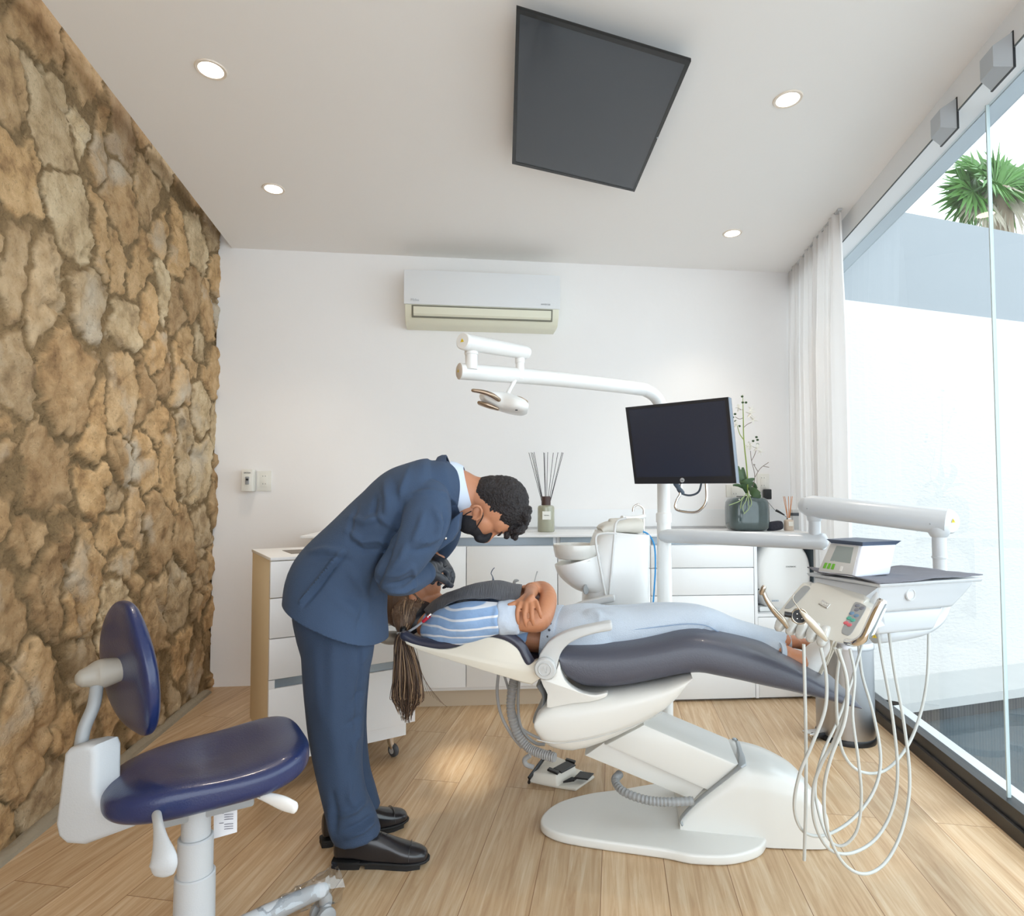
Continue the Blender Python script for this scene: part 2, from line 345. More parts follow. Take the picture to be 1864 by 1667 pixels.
    m5 = N.new('ShaderNodeMix'); m5.data_type = 'RGBA'; L.new(rh.outputs[0], m5.inputs[0]); L.new(m4.outputs[2], m5.inputs[6]); m5.inputs[7].default_value = lin((164, 120, 84))
    # mortar
    nm_ = N.new('ShaderNodeMix'); nm_.data_type = 'RGBA'; nm_.inputs[6].default_value = lin((104, 84, 60)); nm_.inputs[7].default_value = lin((182, 154, 114)); L.new(n3.outputs[0], nm_.inputs[0])
    ra = N.new('ShaderNodeMapRange'); ra.inputs[1].default_value = .25; ra.inputs[2].default_value = .85; L.new(at('stone'), ra.inputs[0])
    m6 = N.new('ShaderNodeMix'); m6.data_type = 'RGBA'; L.new(ra.outputs[0], m6.inputs[0]); L.new(nm_.outputs[2], m6.inputs[6]); L.new(m5.outputs[2], m6.inputs[7])
    # pits
    pr = N.new('ShaderNodeMapRange'); pr.inputs[1].default_value = .3; pr.inputs[2].default_value = .42; pr.inputs[3].default_value = .6; L.new(n3.outputs[0], pr.inputs[0])
    m7 = N.new('ShaderNodeMix'); m7.data_type = 'RGBA'; m7.blend_type = 'MULTIPLY'; m7.inputs[0].default_value = 1; L.new(m6.outputs[2], m7.inputs[6]); L.new(pr.outputs[0], m7.inputs[7])
    L.new(m7.outputs[2], bb.inputs['Base Color']); bb.inputs['Roughness'].default_value = .9; bb.inputs['Specular IOR Level'].default_value = .2
    ad = N.new('ShaderNodeMath'); ad.operation = 'ADD'; L.new(n1.outputs[0], ad.inputs[0]); L.new(n3.outputs[0], ad.inputs[1])
    bp = N.new('ShaderNodeBump'); bp.inputs['Strength'].default_value = 1.0; bp.inputs['Distance'].default_value = .012; L.new(ad.outputs[0], bp.inputs['Height']); L.new(bp.outputs[0], bb.inputs['Normal'])
    return ob('wall_left', me, m, kind='structure', ang=180)
stone_wall()
# concrete skirt along the stone wall foot
b = B(); CONC = pm('rough_cement', (150, 140, 122), .95, bump=.6, bs=40, var=.15)
tube(b, [(lx(y)+.005, y, .0) for y in np.arange(YR, 3.5, .25)], [(.03, .022+.008*math.sin(k*3)) for k in range(len(np.arange(YR, 3.5, .25)))], 10); ob('baseboard_left', b, CONC, kind='structure')
# header above the glass, black sill, glass
def strip(bm, o0, o1, z0, z1, ya=YR, yb=3.9):
    prism(bm, [(gx(ya, o0), ya, z0), (gx(ya, o1), ya, z0), (gx(yb, o1), yb, z0), (gx(yb, o0), yb, z0)], (0, 0, z1-z0)); return bm
ob('trim_1', strip(B(), 0, .17, 2.48, 2.74), pm('header_paint', (228, 230, 232), .6), kind='structure', flat=True)
b = strip(B(), .095, .17, 2.475, 2.4805); ob('trim_2', b, pm('header_seam', (188, 196, 204), .6), kind='structure', flat=True)
ob('trim_10', strip(B(), -.0015, .002, 2.4785, 2.484), pm('dark_seal', (90, 98, 100), .6), kind='structure', flat=True)
SILL = pm('dark_bronze_sill', (52, 47, 43), .45); 
b = strip(B(), .045, .105, 0, .045); ob('trim_3', b, SILL, kind='structure', flat=True)
b = strip(B(), .058, .105, .045, .095); ob('trim_4', b, pm('black_sill_top', (28, 30, 34), .3), kind='structure', flat=True)
GL = thin_glass('window_glass', (238, 246, 247), 1.0); GEDGE = pm('glass_edge', (190, 206, 208), .2, spec=.8)
YS = 2.035
for i, (a, c) in enumerate(((YR, YS-.004), (YS+.004, 3.86))):
    b = B(); v = [b.verts.new(p) for p in ((gx(a, .085), a, .095), (gx(c, .085), c, .095), (gx(c, .085), c, 2.48), (gx(a, .085), a, 2.48))]; b.faces.new(v)
    wn = ob('window_%d' % (i+1), b, GL, kind='structure', flat=True)
b = B(); box(b, (gx(YS, .085), YS, 1.2875), (.011, .006, 2.385), math.atan2(-.178, 1)); ob('trim_5', b, GEDGE, kind='structure')
ALU = pm('satin_aluminium', (178, 184, 190), .35, .3)
def clamp(px, py, lab):
    Y = 1.0; 
    for _ in range(30):
        q = P(px, py, Y); Y += (gx(Y)-q.x)*1.1
    q = P(px, py, Y); c = V((gx(Y, .0), Y, 2.475)); d = V((.178, 1, 0)).normalized()
    e = emp('glass_clamp', lab, 'clamp', c, 'glass clamps under the header'); s = .045
    n = V((-d.y, d.x, 0))
    b = B(); t = B(); 
    ring = lambda o, k: [c+n*o+d*(sx*k)+V((0, 0, sz*k)) for sx, sz in ((-1, -1), (1, -1), (1, 1), (-1, 1))]
    skin(t, [ring(0, s*1.25), ring(.045, s*.75)]); merge(b, t)
    ob('cover_plate', b, ALU, e, ang=20)
    b = B(); box(b, c-n*.0, (.006, s*2.56, s*2.56), math.atan2(-d.x, d.y)); ob('gasket', b, BLACK, e)
clamp(1727, 205, 'silver glass clamp on the header nearer the curtain'); clamp(1824, 92, 'larger looking silver glass clamp by the top right picture corner')
# outside: garden wall, ledge, pool, strip, palm
STUC = pm('white_stucco', (202, 199, 196), .9, bump=.5, bs=26, stretch=(1, 1, 2.4))
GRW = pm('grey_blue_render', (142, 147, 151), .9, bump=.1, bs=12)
o0 = V((2.38, 3.955)); o1 = V((3.731, 4.372)); wd = (o1-o0).normalized(); wn_ = V((-wd.y, wd.x))
def owall(t, dep, z): q = o0+wd*t+wn_*dep; return (q.x, q.y, z)
b = B(); prism(b, [owall(-.35, 0, -.6), owall(4, 0, -.6), owall(4, 0, 2.42), owall(-.35, 0, 2.42)], (-wd.y*.2, wd.x*.2, 0)); ob('wall_garden', b, STUC, kind='structure', flat=True)
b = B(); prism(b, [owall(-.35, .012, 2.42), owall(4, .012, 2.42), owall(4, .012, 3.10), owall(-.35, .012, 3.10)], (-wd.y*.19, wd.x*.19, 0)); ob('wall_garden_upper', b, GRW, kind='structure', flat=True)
STON = pm('pale_ledge_stone', (186, 186, 184), .6, bump=.1, bs=20, var=.05)
b = B(); prism(b, [owall(-.35, 0, -.1), owall(4, 0, -.1), owall(4, -.40, -.1), owall(-.35, -.40, -.1)], (0, 0, -.055)); ob('trim_6', b, STON, kind='structure', flat=True)
b = B(); prism(b, [(gx(YR, .11), YR, -.10), (gx(YR, .42), YR, -.10), (gx(3.55, .42), 3.55, -.10), (gx(3.75, .11), 3.75, -.10)], (0, 0, -.055)); ob('trim_7', b, pm('pale_kerb', (214, 216, 218), .6, bump=.08, bs=20), kind='structure', flat=True)
def tile_mat():
    m, t, bb = nt('dark_pool_tile'); N = t.nodes; L = t.links; tc = N.new('ShaderNodeTexCoord'); mp = N.new('ShaderNodeMapping'); mp.inputs['Rotation'].default_value = (0, 0, -math.atan2(wd.y, wd.x)); L.new(tc.outputs['Object'], mp.inputs[0])
    br = N.new('ShaderNodeTexBrick'); br.offset = 0; br.inputs['Scale'].default_value = 1; br.inputs['Brick Width'].default_value = .025; br.inputs['Row Height'].default_value = .025; br.inputs['Mortar Size'].default_value = .0015
    br.inputs['Color1'].default_value = lin((78, 76, 74)); br.inputs['Color2'].default_value = lin((58, 58, 60)); br.inputs['Mortar'].default_value = lin((110, 108, 104)); L.new(mp.outputs[0], br.inputs['Vector'])
    L.new(br.outputs[0], bb.inputs['Base Color']); bb.inputs['Roughness'].default_value = .35; return m
TILE = tile_mat()
b = B(); box(b, (4.2, 1.2, -.75), (6, 7, .1)); ob('pool_floor', b, TILE, kind='structure', flat=True)
b = B(); prism(b, [owall(-.35, -.36, -.155), owall(4, -.36, -.155), owall(4, -.36, -.75), owall(-.35, -.36, -.75)], (-wd.y*.3, wd.x*.3, 0)); prism(b, [(gx(YR, .4), YR, -.155), (gx(3.6, .4), 3.6, -.155), (gx(3.6, .4), 3.6, -.75), (gx(YR, .4), YR, -.75)], (-.25, 0, 0)); ob('pool_side', b, TILE, kind='structure', flat=True)
m, t, bb = nt('pool_water'); bb.inputs['Base Color'].default_value = lin((120, 140, 150)); bb.inputs['Roughness'].default_value = .03; bb.inputs['Transmission Weight'].default_value = .0; bb.inputs['IOR'].default_value = 1.33
bb.inputs['Alpha'].default_value = .35; bb.inputs['Specular IOR Level'].default_value = 1.0
n_ = t.nodes.new('ShaderNodeTexNoise'); n_.inputs['Scale'].default_value = 9; bp_ = t.nodes.new('ShaderNodeBump'); bp_.inputs['Strength'].default_value = .05; bp_.inputs['Distance'].default_value = .05
tc_ = t.nodes.new('ShaderNodeTexCoord'); t.links.new(tc_.outputs['Object'], n_.inputs['Vector']); t.links.new(n_.outputs[0], bp_.inputs['Height']); t.links.new(bp_.outputs[0], bb.inputs['Normal'])
b = B(); q = [owall(-.35, -.36, -.24), owall(4, -.36, -.24), (6.5, -2, -.24), (gx(YR, .4), YR, -.24), (gx(3.5, .4), 3.5, -.24)]; b.faces.new([b.verts.new(p) for p in q]); pw = ob('pool_water', b, m, kind='stuff', label='shallow still pool water beyond the glass wall', cat='water', flat=True)
# backsplash on the back wall
b = B(); q0, q1 = (-.35, bw(-.35)), (1.86, bw(1.86))
prism(b, [(q0[0], q0[1], .92), (q1[0], q1[1], .92), (q1[0], q1[1], 1.03), (q0[0], q0[1], 1.03)], (.001, -.012, 0)); ob('trim_8', b, LACQ, kind='structure', flat=True)
# rusty angle bracket stub at the corner below the ceiling
# downlights
DL = emit('downlight_glow', (255, 244, 226), 9); RIM = pm('downlight_rim', (226, 214, 200), .4)
for px, py, lab in ((384, 126, 'recessed round ceiling light nearest the stone wall and the viewer'), (498, 343, 'small recessed ceiling light near the stone wall towards the back'), (1434, 180, 'recessed round ceiling light right of the ceiling screen'), (1333, 424, 'small recessed ceiling light near the curtain and back wall')):
    c = G(px, py, H); e = emp('downlight', lab, 'ceiling light', c, 'recessed ceiling lights')
    b = B(); lathe(b, [(.041, .004), (.041, -.003), (.05, -.004), (.053, 0), (.053, .004)], c, n=40, cap=False); ob('rim', b, RIM, e)
    b = B(); lathe(b, [(.0, -.0015), (.041, -.0015), (.041, .001)], c, n=40, cap=False); ob('diffuser', b, DL, e)
    lamp('downlight_lamp', 'SPOT', (c.x, c.y, H-.02), 15, (1, .86, .70), spot_size=1.7, spot_blend=.9, shadow_soft_size=.04)
# ================================================================ BACK COUNTER
FO = V((-.479, 3.14)); FDr = V((1, .075)).normalized(); FN = V((-FDr.y, FDr.x))
def fs(px): q = HP(px, 1000, FO, FDr); return (V((q.x, q.y))-FO).dot(FDr)
def fz(px, py): return HP(px, py, FO, FDr).z
def S3(s, d, z): q = FO+FDr*s+FN*d; return V((q.x, q.y, z))
def fbox(bm, s0, s1, d0, d1, z0, z1, bev=0): return box(bm, S3((s0+s1)/2, (d0+d1)/2, (z0+z1)/2), (s1-s0, d1-d0, z1-z0), math.atan2(FDr.y, FDr.x), bev)
def wdp(s): q = S3(s, 0, 0); return (bw(q.x)-q.y)*.985      # room to the wall behind
CHAN = pm('aluminium_channel', (150, 160, 168), .35, .6); KICK = pm('beige_kickboard', (196, 180, 158), .6)
ZT = .905
sL = fs(548); sA = fs(562); sB = fs(849); sC = fs(1015); sD = fs(1184); sE = fs(1372); sF = fs(1490)
b = B(); p = [S3(sL, -.015, ZT-.014), S3(sF+.03, -.015, ZT-.014), S3(sF+.03, wdp(sF)-.012, ZT-.014), S3(sL, wdp(sL)-.012, ZT-.014)]
prism(b, p, (0, 0, .014), .002, 1); ob('worktop', b, LACQ, ang=30, label='long thin white worktop along the back wall', cat='worktop')
def unit(s0, s1, label, fronts, kick=True, channel=True, bay=False):
    """fronts: (s0,s1,z0,z1,name)"""
    e = emp('base_cabinet', label, 'cabinet', S3((s0+s1)/2, .2, 0), 'white base cabinets under the worktop'); dp = min(wdp(s0), wdp(s1))-.015; dp = min(dp, .42)
    zk = .085 if kick else .012
    b = B()
    if not bay: fbox(b, s0+.001, s1-.001, .02, dp, zk, .845); fbox(b, s0+.001, s1-.001, .045, dp, .845, ZT-.015)
    else:
        z0, z1 = bay
        for a in ((s0+.001, s0+.018, .0, dp, zk, ZT-.015), (s1-.018, s1-.001, .0, dp, zk, ZT-.015), (s0+.018, s1-.018, .0, dp, z0-.016, z0), (s0+.018, s1-.018, .02, dp, zk, z0-.016), (s0+.018, s1-.018, dp-.012, dp, z0, ZT-.015)): fbox(b, *a)
    ob('carcass', b, LACQ if not bay else [LACQ], e, flat=True)
    if bay:
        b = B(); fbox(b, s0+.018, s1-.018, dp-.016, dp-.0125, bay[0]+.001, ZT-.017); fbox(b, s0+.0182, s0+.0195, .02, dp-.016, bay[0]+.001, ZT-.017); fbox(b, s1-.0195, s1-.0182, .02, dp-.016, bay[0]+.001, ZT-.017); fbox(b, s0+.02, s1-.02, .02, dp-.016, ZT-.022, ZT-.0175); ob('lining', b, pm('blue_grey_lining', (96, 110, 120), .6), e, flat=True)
    if channel: b = B(); fbox(b, s0+.02, s1-.02, .03, .044, .846, ZT-.016); ob('handle_channel', b, CHAN, e, flat=True)
    if kick: b = B(); fbox(b, s0, s1, .035, .05, 0, zk); ob('kickboard', b, KICK, e, flat=True)
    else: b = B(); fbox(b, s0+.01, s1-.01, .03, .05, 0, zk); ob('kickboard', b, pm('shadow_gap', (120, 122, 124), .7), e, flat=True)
    for a0, a1, z0, z1, nm in fronts: b = B(); fbox(b, a0+.002, a1-.002, 0, .019, z0+.002, z1-.002, .0015); ob(nm, b, LACQ, e, ang=30)
unit(sA, sC, 'wide white two door base cabinet with beige kickboard behind the chair back', [(sA, sB, .105, .845, 'door'), (sB, sC, .105, .845, 'door')])
zz = fz(1040, 1035)
unit(sC, sD, 'white base cabinet mostly hidden behind the spittoon unit', [(sC, sC+.2, zz, .845, 'drawer'), (sC, sC+.2, .105, zz, 'door'), (sC+.2, sD, zz, .845, 'drawer'), (sC+.2, sD, .105, zz, 'door')])
z1, z2, z3 = fz(1280, 1033), fz(1280, 1083), fz(1280, 1160)
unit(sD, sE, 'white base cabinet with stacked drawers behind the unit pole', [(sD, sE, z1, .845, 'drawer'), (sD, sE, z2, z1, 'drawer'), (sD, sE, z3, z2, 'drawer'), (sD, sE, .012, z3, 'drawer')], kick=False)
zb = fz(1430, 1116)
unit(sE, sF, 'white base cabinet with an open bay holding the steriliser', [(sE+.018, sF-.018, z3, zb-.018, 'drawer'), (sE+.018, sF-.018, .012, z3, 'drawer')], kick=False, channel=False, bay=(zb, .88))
# steriliser in the bay
sc_ = (sE+sF)/2; c0 = S3(sc_, .16, (zb+.885)/2-.005); e = emp('steriliser', 'round fronted white steam steriliser inside the open cabinet bay', 'steriliser', (c0.x, c0.y, zb))
nf = V((-FN.x, -FN.y, 0)); rx = (sF-sE)/2-.021; rz = (.885-zb)/2-.012
b = B(); ptl = []; rl = []
for d, k in ((-.15, .96), (0, .99), (.05, 1), (.1, .985), (.125, .94), (.14, .86), (.147, .7), (.15, .4)): ptl.append(c0+nf*d); rl.append((rz*k, rx*k))
tube(b, ptl, rl, 48, ref=(FDr.x, FDr.y, 0), sq=2.5); ob('door', b, PLAS, e, ang=50)
b = B(); fbox(b, sc_-rx*.8, sc_+rx*.8, .05, .3, zb+.001, zb+.03, .008); ob('foot', b, PLAS, e)
R_ = frame((FDr.x, FDr.y, 0), (0, 0, 1)); DKG = pm('dark_grey_print', (70, 74, 80), .5); BLUP = pm('blue_print', (70, 130, 170), .5)
def sp(px, py, d): q = HP(px, py, FO-FN*d, FDr); return q
b = B(); q = sp(1440, 1031, -.0); 
text('STATMATIC', .011, sp(1440, 1031, -.004), R_, DKG, e); text('SAXXO', .012, sp(1411, 1093, -.004), R_, BLUP, e)
for py in (1046, 1072): b = B(); ball(b, sp(1381, py, -.03), .004); ob('latch', b, BLACK, e)
# reed diffusers
def diffuser(px, py, wpx, bpx, cpx, tpx, label, glassm, capm, reedm, reeds, lab=None):
    c = G(px, py, ZT+.001); s = c.y/F; r = wpx/2*s; hb = bpx*s; hc = cpx*s; ht = tpx*s
    e = emp('reed_diffuser', label, 'diffuser', c, None)
    b = B(); lathe(b, [(r*.1, 0), (r*.93, 0), (r, r*.1), (r, hb-r*.35), (r*.93, hb-r*.12), (r*.7, hb), (r*.3, hb+.002)], c, n=32); ob('bottle', b, glassm, e)
    b = B(); lathe(b, [(r*.52, hb), (r*.54, hb+.001), (r*.54, hb+hc-.002), (r*.5, hb+hc)], c, n=28); ob('collar', b, capm, e)
    for k, (dx, dy) in enumerate(reeds):
        b = B(); a = c+V((dx*s*-.05, dy*.05, hb*.4)); z = c+V((dx*s, dy, ht)); tube(b, [a, z], .0017, 6); ob('reed', b, reedm, e)
    b = B(); lw = r*.95; box(b, c+V((-.0, -r*1.0, hb*.62)), (lw, .002, lw*1.0)); ob('label_card', b, pm('cream_label', (238, 236, 228), .7), e)
    if lab: text(lab, lw*.16, c+V((0, -r-.0016, hb*.62)), frame((1, 0, 0), (0, 0, 1)), DKG, e)
    return e
OIL = pm('pale_green_oil_glass', (166, 166, 146), .12, coat=.4, var=.05); TEAKC = pm('dark_brown_cap', (72, 50, 46), .5); BREED = pm('black_reed', (40, 36, 42), .7); OREED = pm('orange_reed', (214, 142, 78), .7)
diffuser(994, 967, 31, 48, 16, 144, 'large green glass reed diffuser with black sticks on the worktop', OIL, TEAKC, BREED, [(-31, .01), (-27, -.01), (-24, .02), (-4, .0), (-2, .03), (3, -.02), (14, .02), (22, 0), (29, -.01), (32, .02), (-22, -.03)], 'AROMA')
diffuser(1436, 965, 17, 20, 3, 62, 'small clear reed diffuser with orange sticks beside the orchid vase', pm('small_diffuser_glass', (214, 196, 178), .1, coat=.4), CHROME, OREED, [(-9, 0), (-5, .01), (-1, -.01), (2, .01), (5, 0), (9, .01)])
c = G(1449, 964, ZT+.001)+V((0, .02, 0)); b = B(); box(b, c+V((0, 0, .062)), (.04, .03, .123), .2, .001); e = emp('slim_carton', 'slim pale grey carton standing behind the small diffuser', 'box', c)
ob('carton', b, pm('pale_carton', (196, 196, 194), .7), e); b = B(); box(b, c+V((0, -.003, .095)), (.041, .0285, .018), .2); ob('band', b, DKG, e)
c = G(1410, 965, ZT+.001); b = B(); t = B(); bmesh.ops.create_icosphere(t, subdivisions=4, radius=1)
for v in t.verts:
    q = v.co; q = V([math.copysign(abs(x)**.5, x) for x in q]); k = 1-.12*max(0, q.z); v.co = c+V((q.x*.047*k, q.y*.03*k, .028+q.z*.028+.006*q.x))
merge(b, t); ob('black_pouch', b, pm('black_pouch_cloth', (46, 46, 56), .85, bump=.3, bs=90), ang=180, label='small black cloth pouch beside the orchid vase', cat='pouch')
# orchid vase
c = G(1360, 965, ZT+.001); s = c.y/F; e = emp('glass_vase', 'squat grey green glass vase on the worktop below the monitor', 'vase', c)
VG = pm('smoky_green_glass', (66, 80, 80), .08, coat=.6, var=.35, vs=14); b = B()
pr = [(.0, .30), (.006, .44), (.02, .49), (.06, .505), (.14, .505), (.17, .49), (.19, .44), (.2, .34), (.203, .22)]
tube(b, [c+V((0, 0, z)) for z, k in pr], [(.118*k*2*1.0, .09*k*2) for z, k in pr], 40, ref=(0, 1, 0), sq=3.4); ob('vessel', b, VG, e, ang=50)
b = B(); tube(b, [c+V((0, 0, .2)), c+V((0, 0, .206))], [(.058, .05)]*2, 30, ref=(0, 1, 0)); ob('soil', b, pm('dark_moss', (48, 50, 40), .9, bump=.5, bs=80), e)
oe = emp('orchid', 'artificial white orchid with roots and bare twigs in the glass vase', 'orchid', c+V((0, 0, .2)))
GRN = pm('orchid_stem_green', (140, 160, 70), .5); LEAF = pm('orchid_leaf', (66, 92, 58), .4, var=.25, vs=20); BUDM = pm('dark_green_bud', (52, 78, 44), .5); PETAL = pm('white_petal', (240, 238, 230), .6); TWG = pm('grey_brown_twig', (120, 104, 92), .8); ROOT = pm('pale_green_root', (150, 168, 120), .6)
Yv = c.y
def Q(px, py, dy=0): return P(px, py, Yv+dy)
def stem(pts, r, m, name, n=7): b = B(); tube(b, [Q(*p) for p in pts], r, n, res=5); return ob(name, b, m, oe)
stem([(1361, 905), (1360, 860), (1354, 800), (1353, 760), (1352, 718)], [.0045, .004, .0035, .003, .0015], GRN, 'flower_stem')
stem([(1354, 800), (1346, 788), (1340, 765)], [.003, .0025, .0015], GRN, 'flower_stem')
for pts in ([(1366, 900), (1374, 868), (1368, 838), (1366, 820)], [(1374, 868), (1384, 852), (1399, 841)], [(1380, 858), (1372, 845), (1375, 846)], [(1390, 848), (1400, 850)], [(1368, 838), (1374, 826), (1378, 812)], [(1353, 778), (1360, 772), (1368, 768)], [(1353, 760), (1346, 762), (1338, 758)], [(1352, 745), (1345, 745)]): stem(pts, .0018, TWG, 'twig', 5)
for x, y in ((1351, 721), (1358, 732), (1352, 732), (1338, 753), (1334, 759), (1339, 766), (1346, 775), (1377, 795), (1379, 800), (1379, 808), (1371, 802)): b = B(); ball(b, Q(x, y, random.uniform(-.01, .01)), (.008, .007, .0068), seg=10); ob('bud', b, BUDM, oe)
def flower(px, py, s_, tw):
    b = B(); c = Q(px, py, -.01)
    for k in range(5):
        a = 2*PI*k/5+tw; d = V((math.cos(a), -.25+.2*math.sin(3*a), math.sin(a))); R = d.to_track_quat('X', 'Y').to_matrix(); ball(b, c+d*s_*.55, (s_*.6, s_*.08, s_*.42), rot=R, seg=12)
    ball(b, c+V((0, -.01, 0)), s_*.2, seg=8); ob('blossom', b, PETAL, oe)
for x, y, s_, tw in ((1366, 752, .028, .3), (1371, 764, .026, 1), (1345, 742, .022, .6), (1368, 744, .02, 0), (1366, 810, .024, .8), (1377, 815, .024, .2), (1384, 822, .02, 1.2), (1340, 772, .02, .4), (1361, 812, .018, .2)): flower(x, y, s_, tw)
def leaf(pts, w_, name='leaf'):
    b = B(); S = cr([tuple(Q(*p)) for p in pts], 5); n = len(S)
    tube(b, S, [(w_*max(.05, math.sin(PI*(i+.4)/(n+.2))**.7), .0022) for i in range(n)], 10, ref=(.15, 1, .25)); ob(name, b, LEAF, oe)
leaf([(1360, 900, 0), (1352, 878, -.03), (1345, 858, -.03), (1344, 848, 0)], .018); leaf([(1360, 890), (1354, 870, .02), (1352, 850, .03)], .017); leaf([(1348, 878, -.03), (1360, 876, -.05), (1373, 871, -.03)], .017)
leaf([(1362, 888), (1370, 893, -.05), (1380, 902, -.07), (1385, 903, -.07)], .026); leaf([(1358, 895), (1368, 880, .02), (1378, 888, .04)], .014); leaf([(1356, 890), (1345, 883, -.03), (1334, 882, -.04)], .009)
for pts in ([(1360, 898, -.06), (1352, 905, -.09), (1345, 912, -.1), (1327, 919, -.105)], [(1362, 898, -.06), (1358, 910, -.1), (1352, 922, -.11), (1355, 934, -.11)], [(1363, 898, -.06), (1362, 912, -.1), (1363, 925, -.11), (1354, 935, -.11)], [(1358, 898, -.06), (1350, 912, -.1), (1348, 925, -.11)], [(1364, 900, -.06), (1368, 914, -.1), (1366, 922, -.11)]): stem(pts, .0024, ROOT, 'root', 6)
# ================================================================ WALL FITTINGS
wdr = V((1, .112)).normalized(); wo = V((-1.75, 3.50)); wnn = V((wdr.y, -wdr.x))    # towards the camera
def WQ(px, py, d=0): return HP(px, py, wo+wnn*d, wdr)
aw = math.atan2(wdr.y, wdr.x); RW = frame((wdr.x, wdr.y, 0), (0, 0, 1))
def wplate(px, py, w_, h_, t_, m, parent, name, d0=0, bev=.002, **kw):
    b = B(); c = WQ(px, py, d0+t_/2); box(b, c, (w_, t_, h_), aw, bev); return ob(name, b, m, parent, **kw)
SOCK = pm('socket_ivory', (228, 226, 218), .4); HOLE = pm('socket_slot', (60, 58, 55), .7)
def socket(px, py, label, w_=.083, h_=.12):
    e = emp('wall_socket', label, 'socket', WQ(px, py, .004), None); wplate(px, py, w_, h_, .008, SOCK, e, 'cover_plate'); wplate(px, py, w_*.46, h_*.62, .011, SOCK, e, 'outlet', bev=.001)
    for dy in (-7, 7):
        for dx in (-2.5, 2): b = B(); c = WQ(px+dx, py+dy-2, .0112); box(b, c, (.002, .001, .007), aw); ob('slot', b, HOLE, e)
    return e
socket(481, 875, 'square ivory double socket on the wall left of the man'); socket(1389, 878, 'ivory wall socket with a black adapter plugged in, right of the orchid'); socket(1338, 893, 'ivory wall socket behind the orchid vase', .12, .08)
e = emp('circuit_breaker', 'surface mounted circuit breaker box with black switch near the stone wall', 'breaker', WQ(452, 875, 0))
b = B(); box(b, WQ(453, 874, .034), (.062, .068, .128), aw, .003); ob('housing', b, SOCK, e); b = B(); box(b, WQ(450, 874, .071), (.02, .012, .045), aw, .002); ob('bezel', b, GREYP, e); b = B(); box(b, WQ(450, 872, .08), (.012, .016, .012), aw, .002); ob('switch', b, BLACK, e)
text('EATON', .011, WQ(450, 860, .0695), RW, DKG, e)
e = emp('power_adapter', 'black plug adapter hanging in the right socket above the worktop', 'adapter', WQ(1397, 899, .02)); wplate(1396.5, 899, .047, .066, .034, BLACK, e, 'body', d0=.0125, bev=.006)
b = B(); tube(b, [WQ(1397, 910, .03), WQ(1399, 914, .04), WQ(1410, 927, .06), WQ(1421, 934, .08), WQ(1432, 941, .09), WQ(1440, 955, .1)], .0015, 6, res=4); ob('cable', b, BLACK, e)
b = B(); tube(b, [WQ(1412, 928, .06), WQ(1418, 931, .07), WQ(1428, 937, .085)], [.008, .007, .004], 8); ob('connector', b, BLACK, e)
# air conditioner
s0 = (WQ(735, 540, .2)); s1 = (WQ(1020, 540, .2)); sa = (V((s0.x, s0.y))-wo).dot(wdr); sb = (V((s1.x, s1.y))-wo).dot(wdr)
def WS(s, d, z): q = wo+wdr*s+wnn*d; return V((q.x, q.y, z))
zt = WQ(880, 494, .17).z; zb_ = WQ(880, 594, .12).z; hh = zt-zb_
e = emp('air_conditioner', 'white split air conditioner high on the back wall', 'air conditioner', WS((sa+sb)/2, .1, zb_))
def wext(prof, s0, s1, bev=.004): b = B(); prism(b, [WS(s0, d, z) for d, z in prof], (wdr.x*(s1-s0), wdr.y*(s1-s0), 0), bev, 2); return b
IVO = pm('ac_ivory', (226, 224, 204), .4)
ob('body', wext([(0, zt-.01), (.15, zt-.01), (.19, zt-.06), (.19, zt-.21*hh/.3), (.175, zb_+.05), (.14, zb_+.008), (.10, zb_), (0, zb_)], sa+.006, sb-.006), IVO, e)
ob('front_panel', wext([(.10, zt-.012), (.155, zt), (.192, zt-.014), (.204, zt-.07), (.206, zt-.15), (.200, zt-hh*.69), (.188, zt-hh*.69), (.185, zt-.05), (.12, zt-.03)], sa, sb), pm('ac_panel', (226, 228, 230), .3, coat=.2), e)
ob('vent_flap', wext([(.186, zt-hh*.72), (.197, zt-hh*.73), (.193, zt-hh*.86), (.180, zt-hh*.89)], sa+.055, sb-.055, .002), IVO, e)
ob('vent_gap', wext([(.15, zt-hh*.70), (.1915, zt-hh*.70), (.177, zt-hh*.915), (.15, zt-hh*.9)], sa+.045, sb-.045, .001), pm('vent_shadow_gap', (120, 118, 104), .8), e)
text('Midea', .02, WS(sa+.065, .2065, zt-hh*.62), RW, pm('pale_grey_print', (178, 182, 186), .5), e); text('INVERTER', .013, WS(sb-.09, .2065, zt-hh*.62), RW, pm('pale_grey_print2', (168, 172, 178), .5), e)
# ceiling screen
tv = [G(*q, 2.53) for q in ((940, 14), (1258, 110), (1155, 348), (932, 297))]
e = emp('ceiling_screen', 'large dark flat screen fixed flat under the ceiling', 'television', sum(tv, V())/4+V((0, 0, 0)))
TVB = pm('screen_bezel_black', (14, 14, 16), .25)
def inset(p4, k): c = sum(p4, V())/4; return [c+(p-c)*(1-k/(p-c).length) for p in p4]
b = B(); quadbox(b, [p+V((0, 0, .0)) for p in tv], (0, 0, .010), .002); quadbox(b, [p+V((0, 0, .009)) for p in inset(tv, .09)], (0, 0, .03), .004); ob('back_cover', b, TVB, e)
b = B(); A = [V(p)+V((0, 0, -.002)) for p in tv]; I = inset(A, .022); va = [b.verts.new(p) for p in A]; vi = [b.verts.new(p) for p in I]; vb_ = [b.verts.new(p+V((0, 0, .003))) for p in A]; vj = [b.verts.new(p+V((0, 0, .003))) for p in I]
for i in range(4): j = (i+1) % 4; b.faces.new((va[i], va[j], vi[j], vi[i])); b.faces.new((vi[i], vi[j], vj[j], vj[i])); b.faces.new((va[i], vb_[i], vb_[j], va[j]))
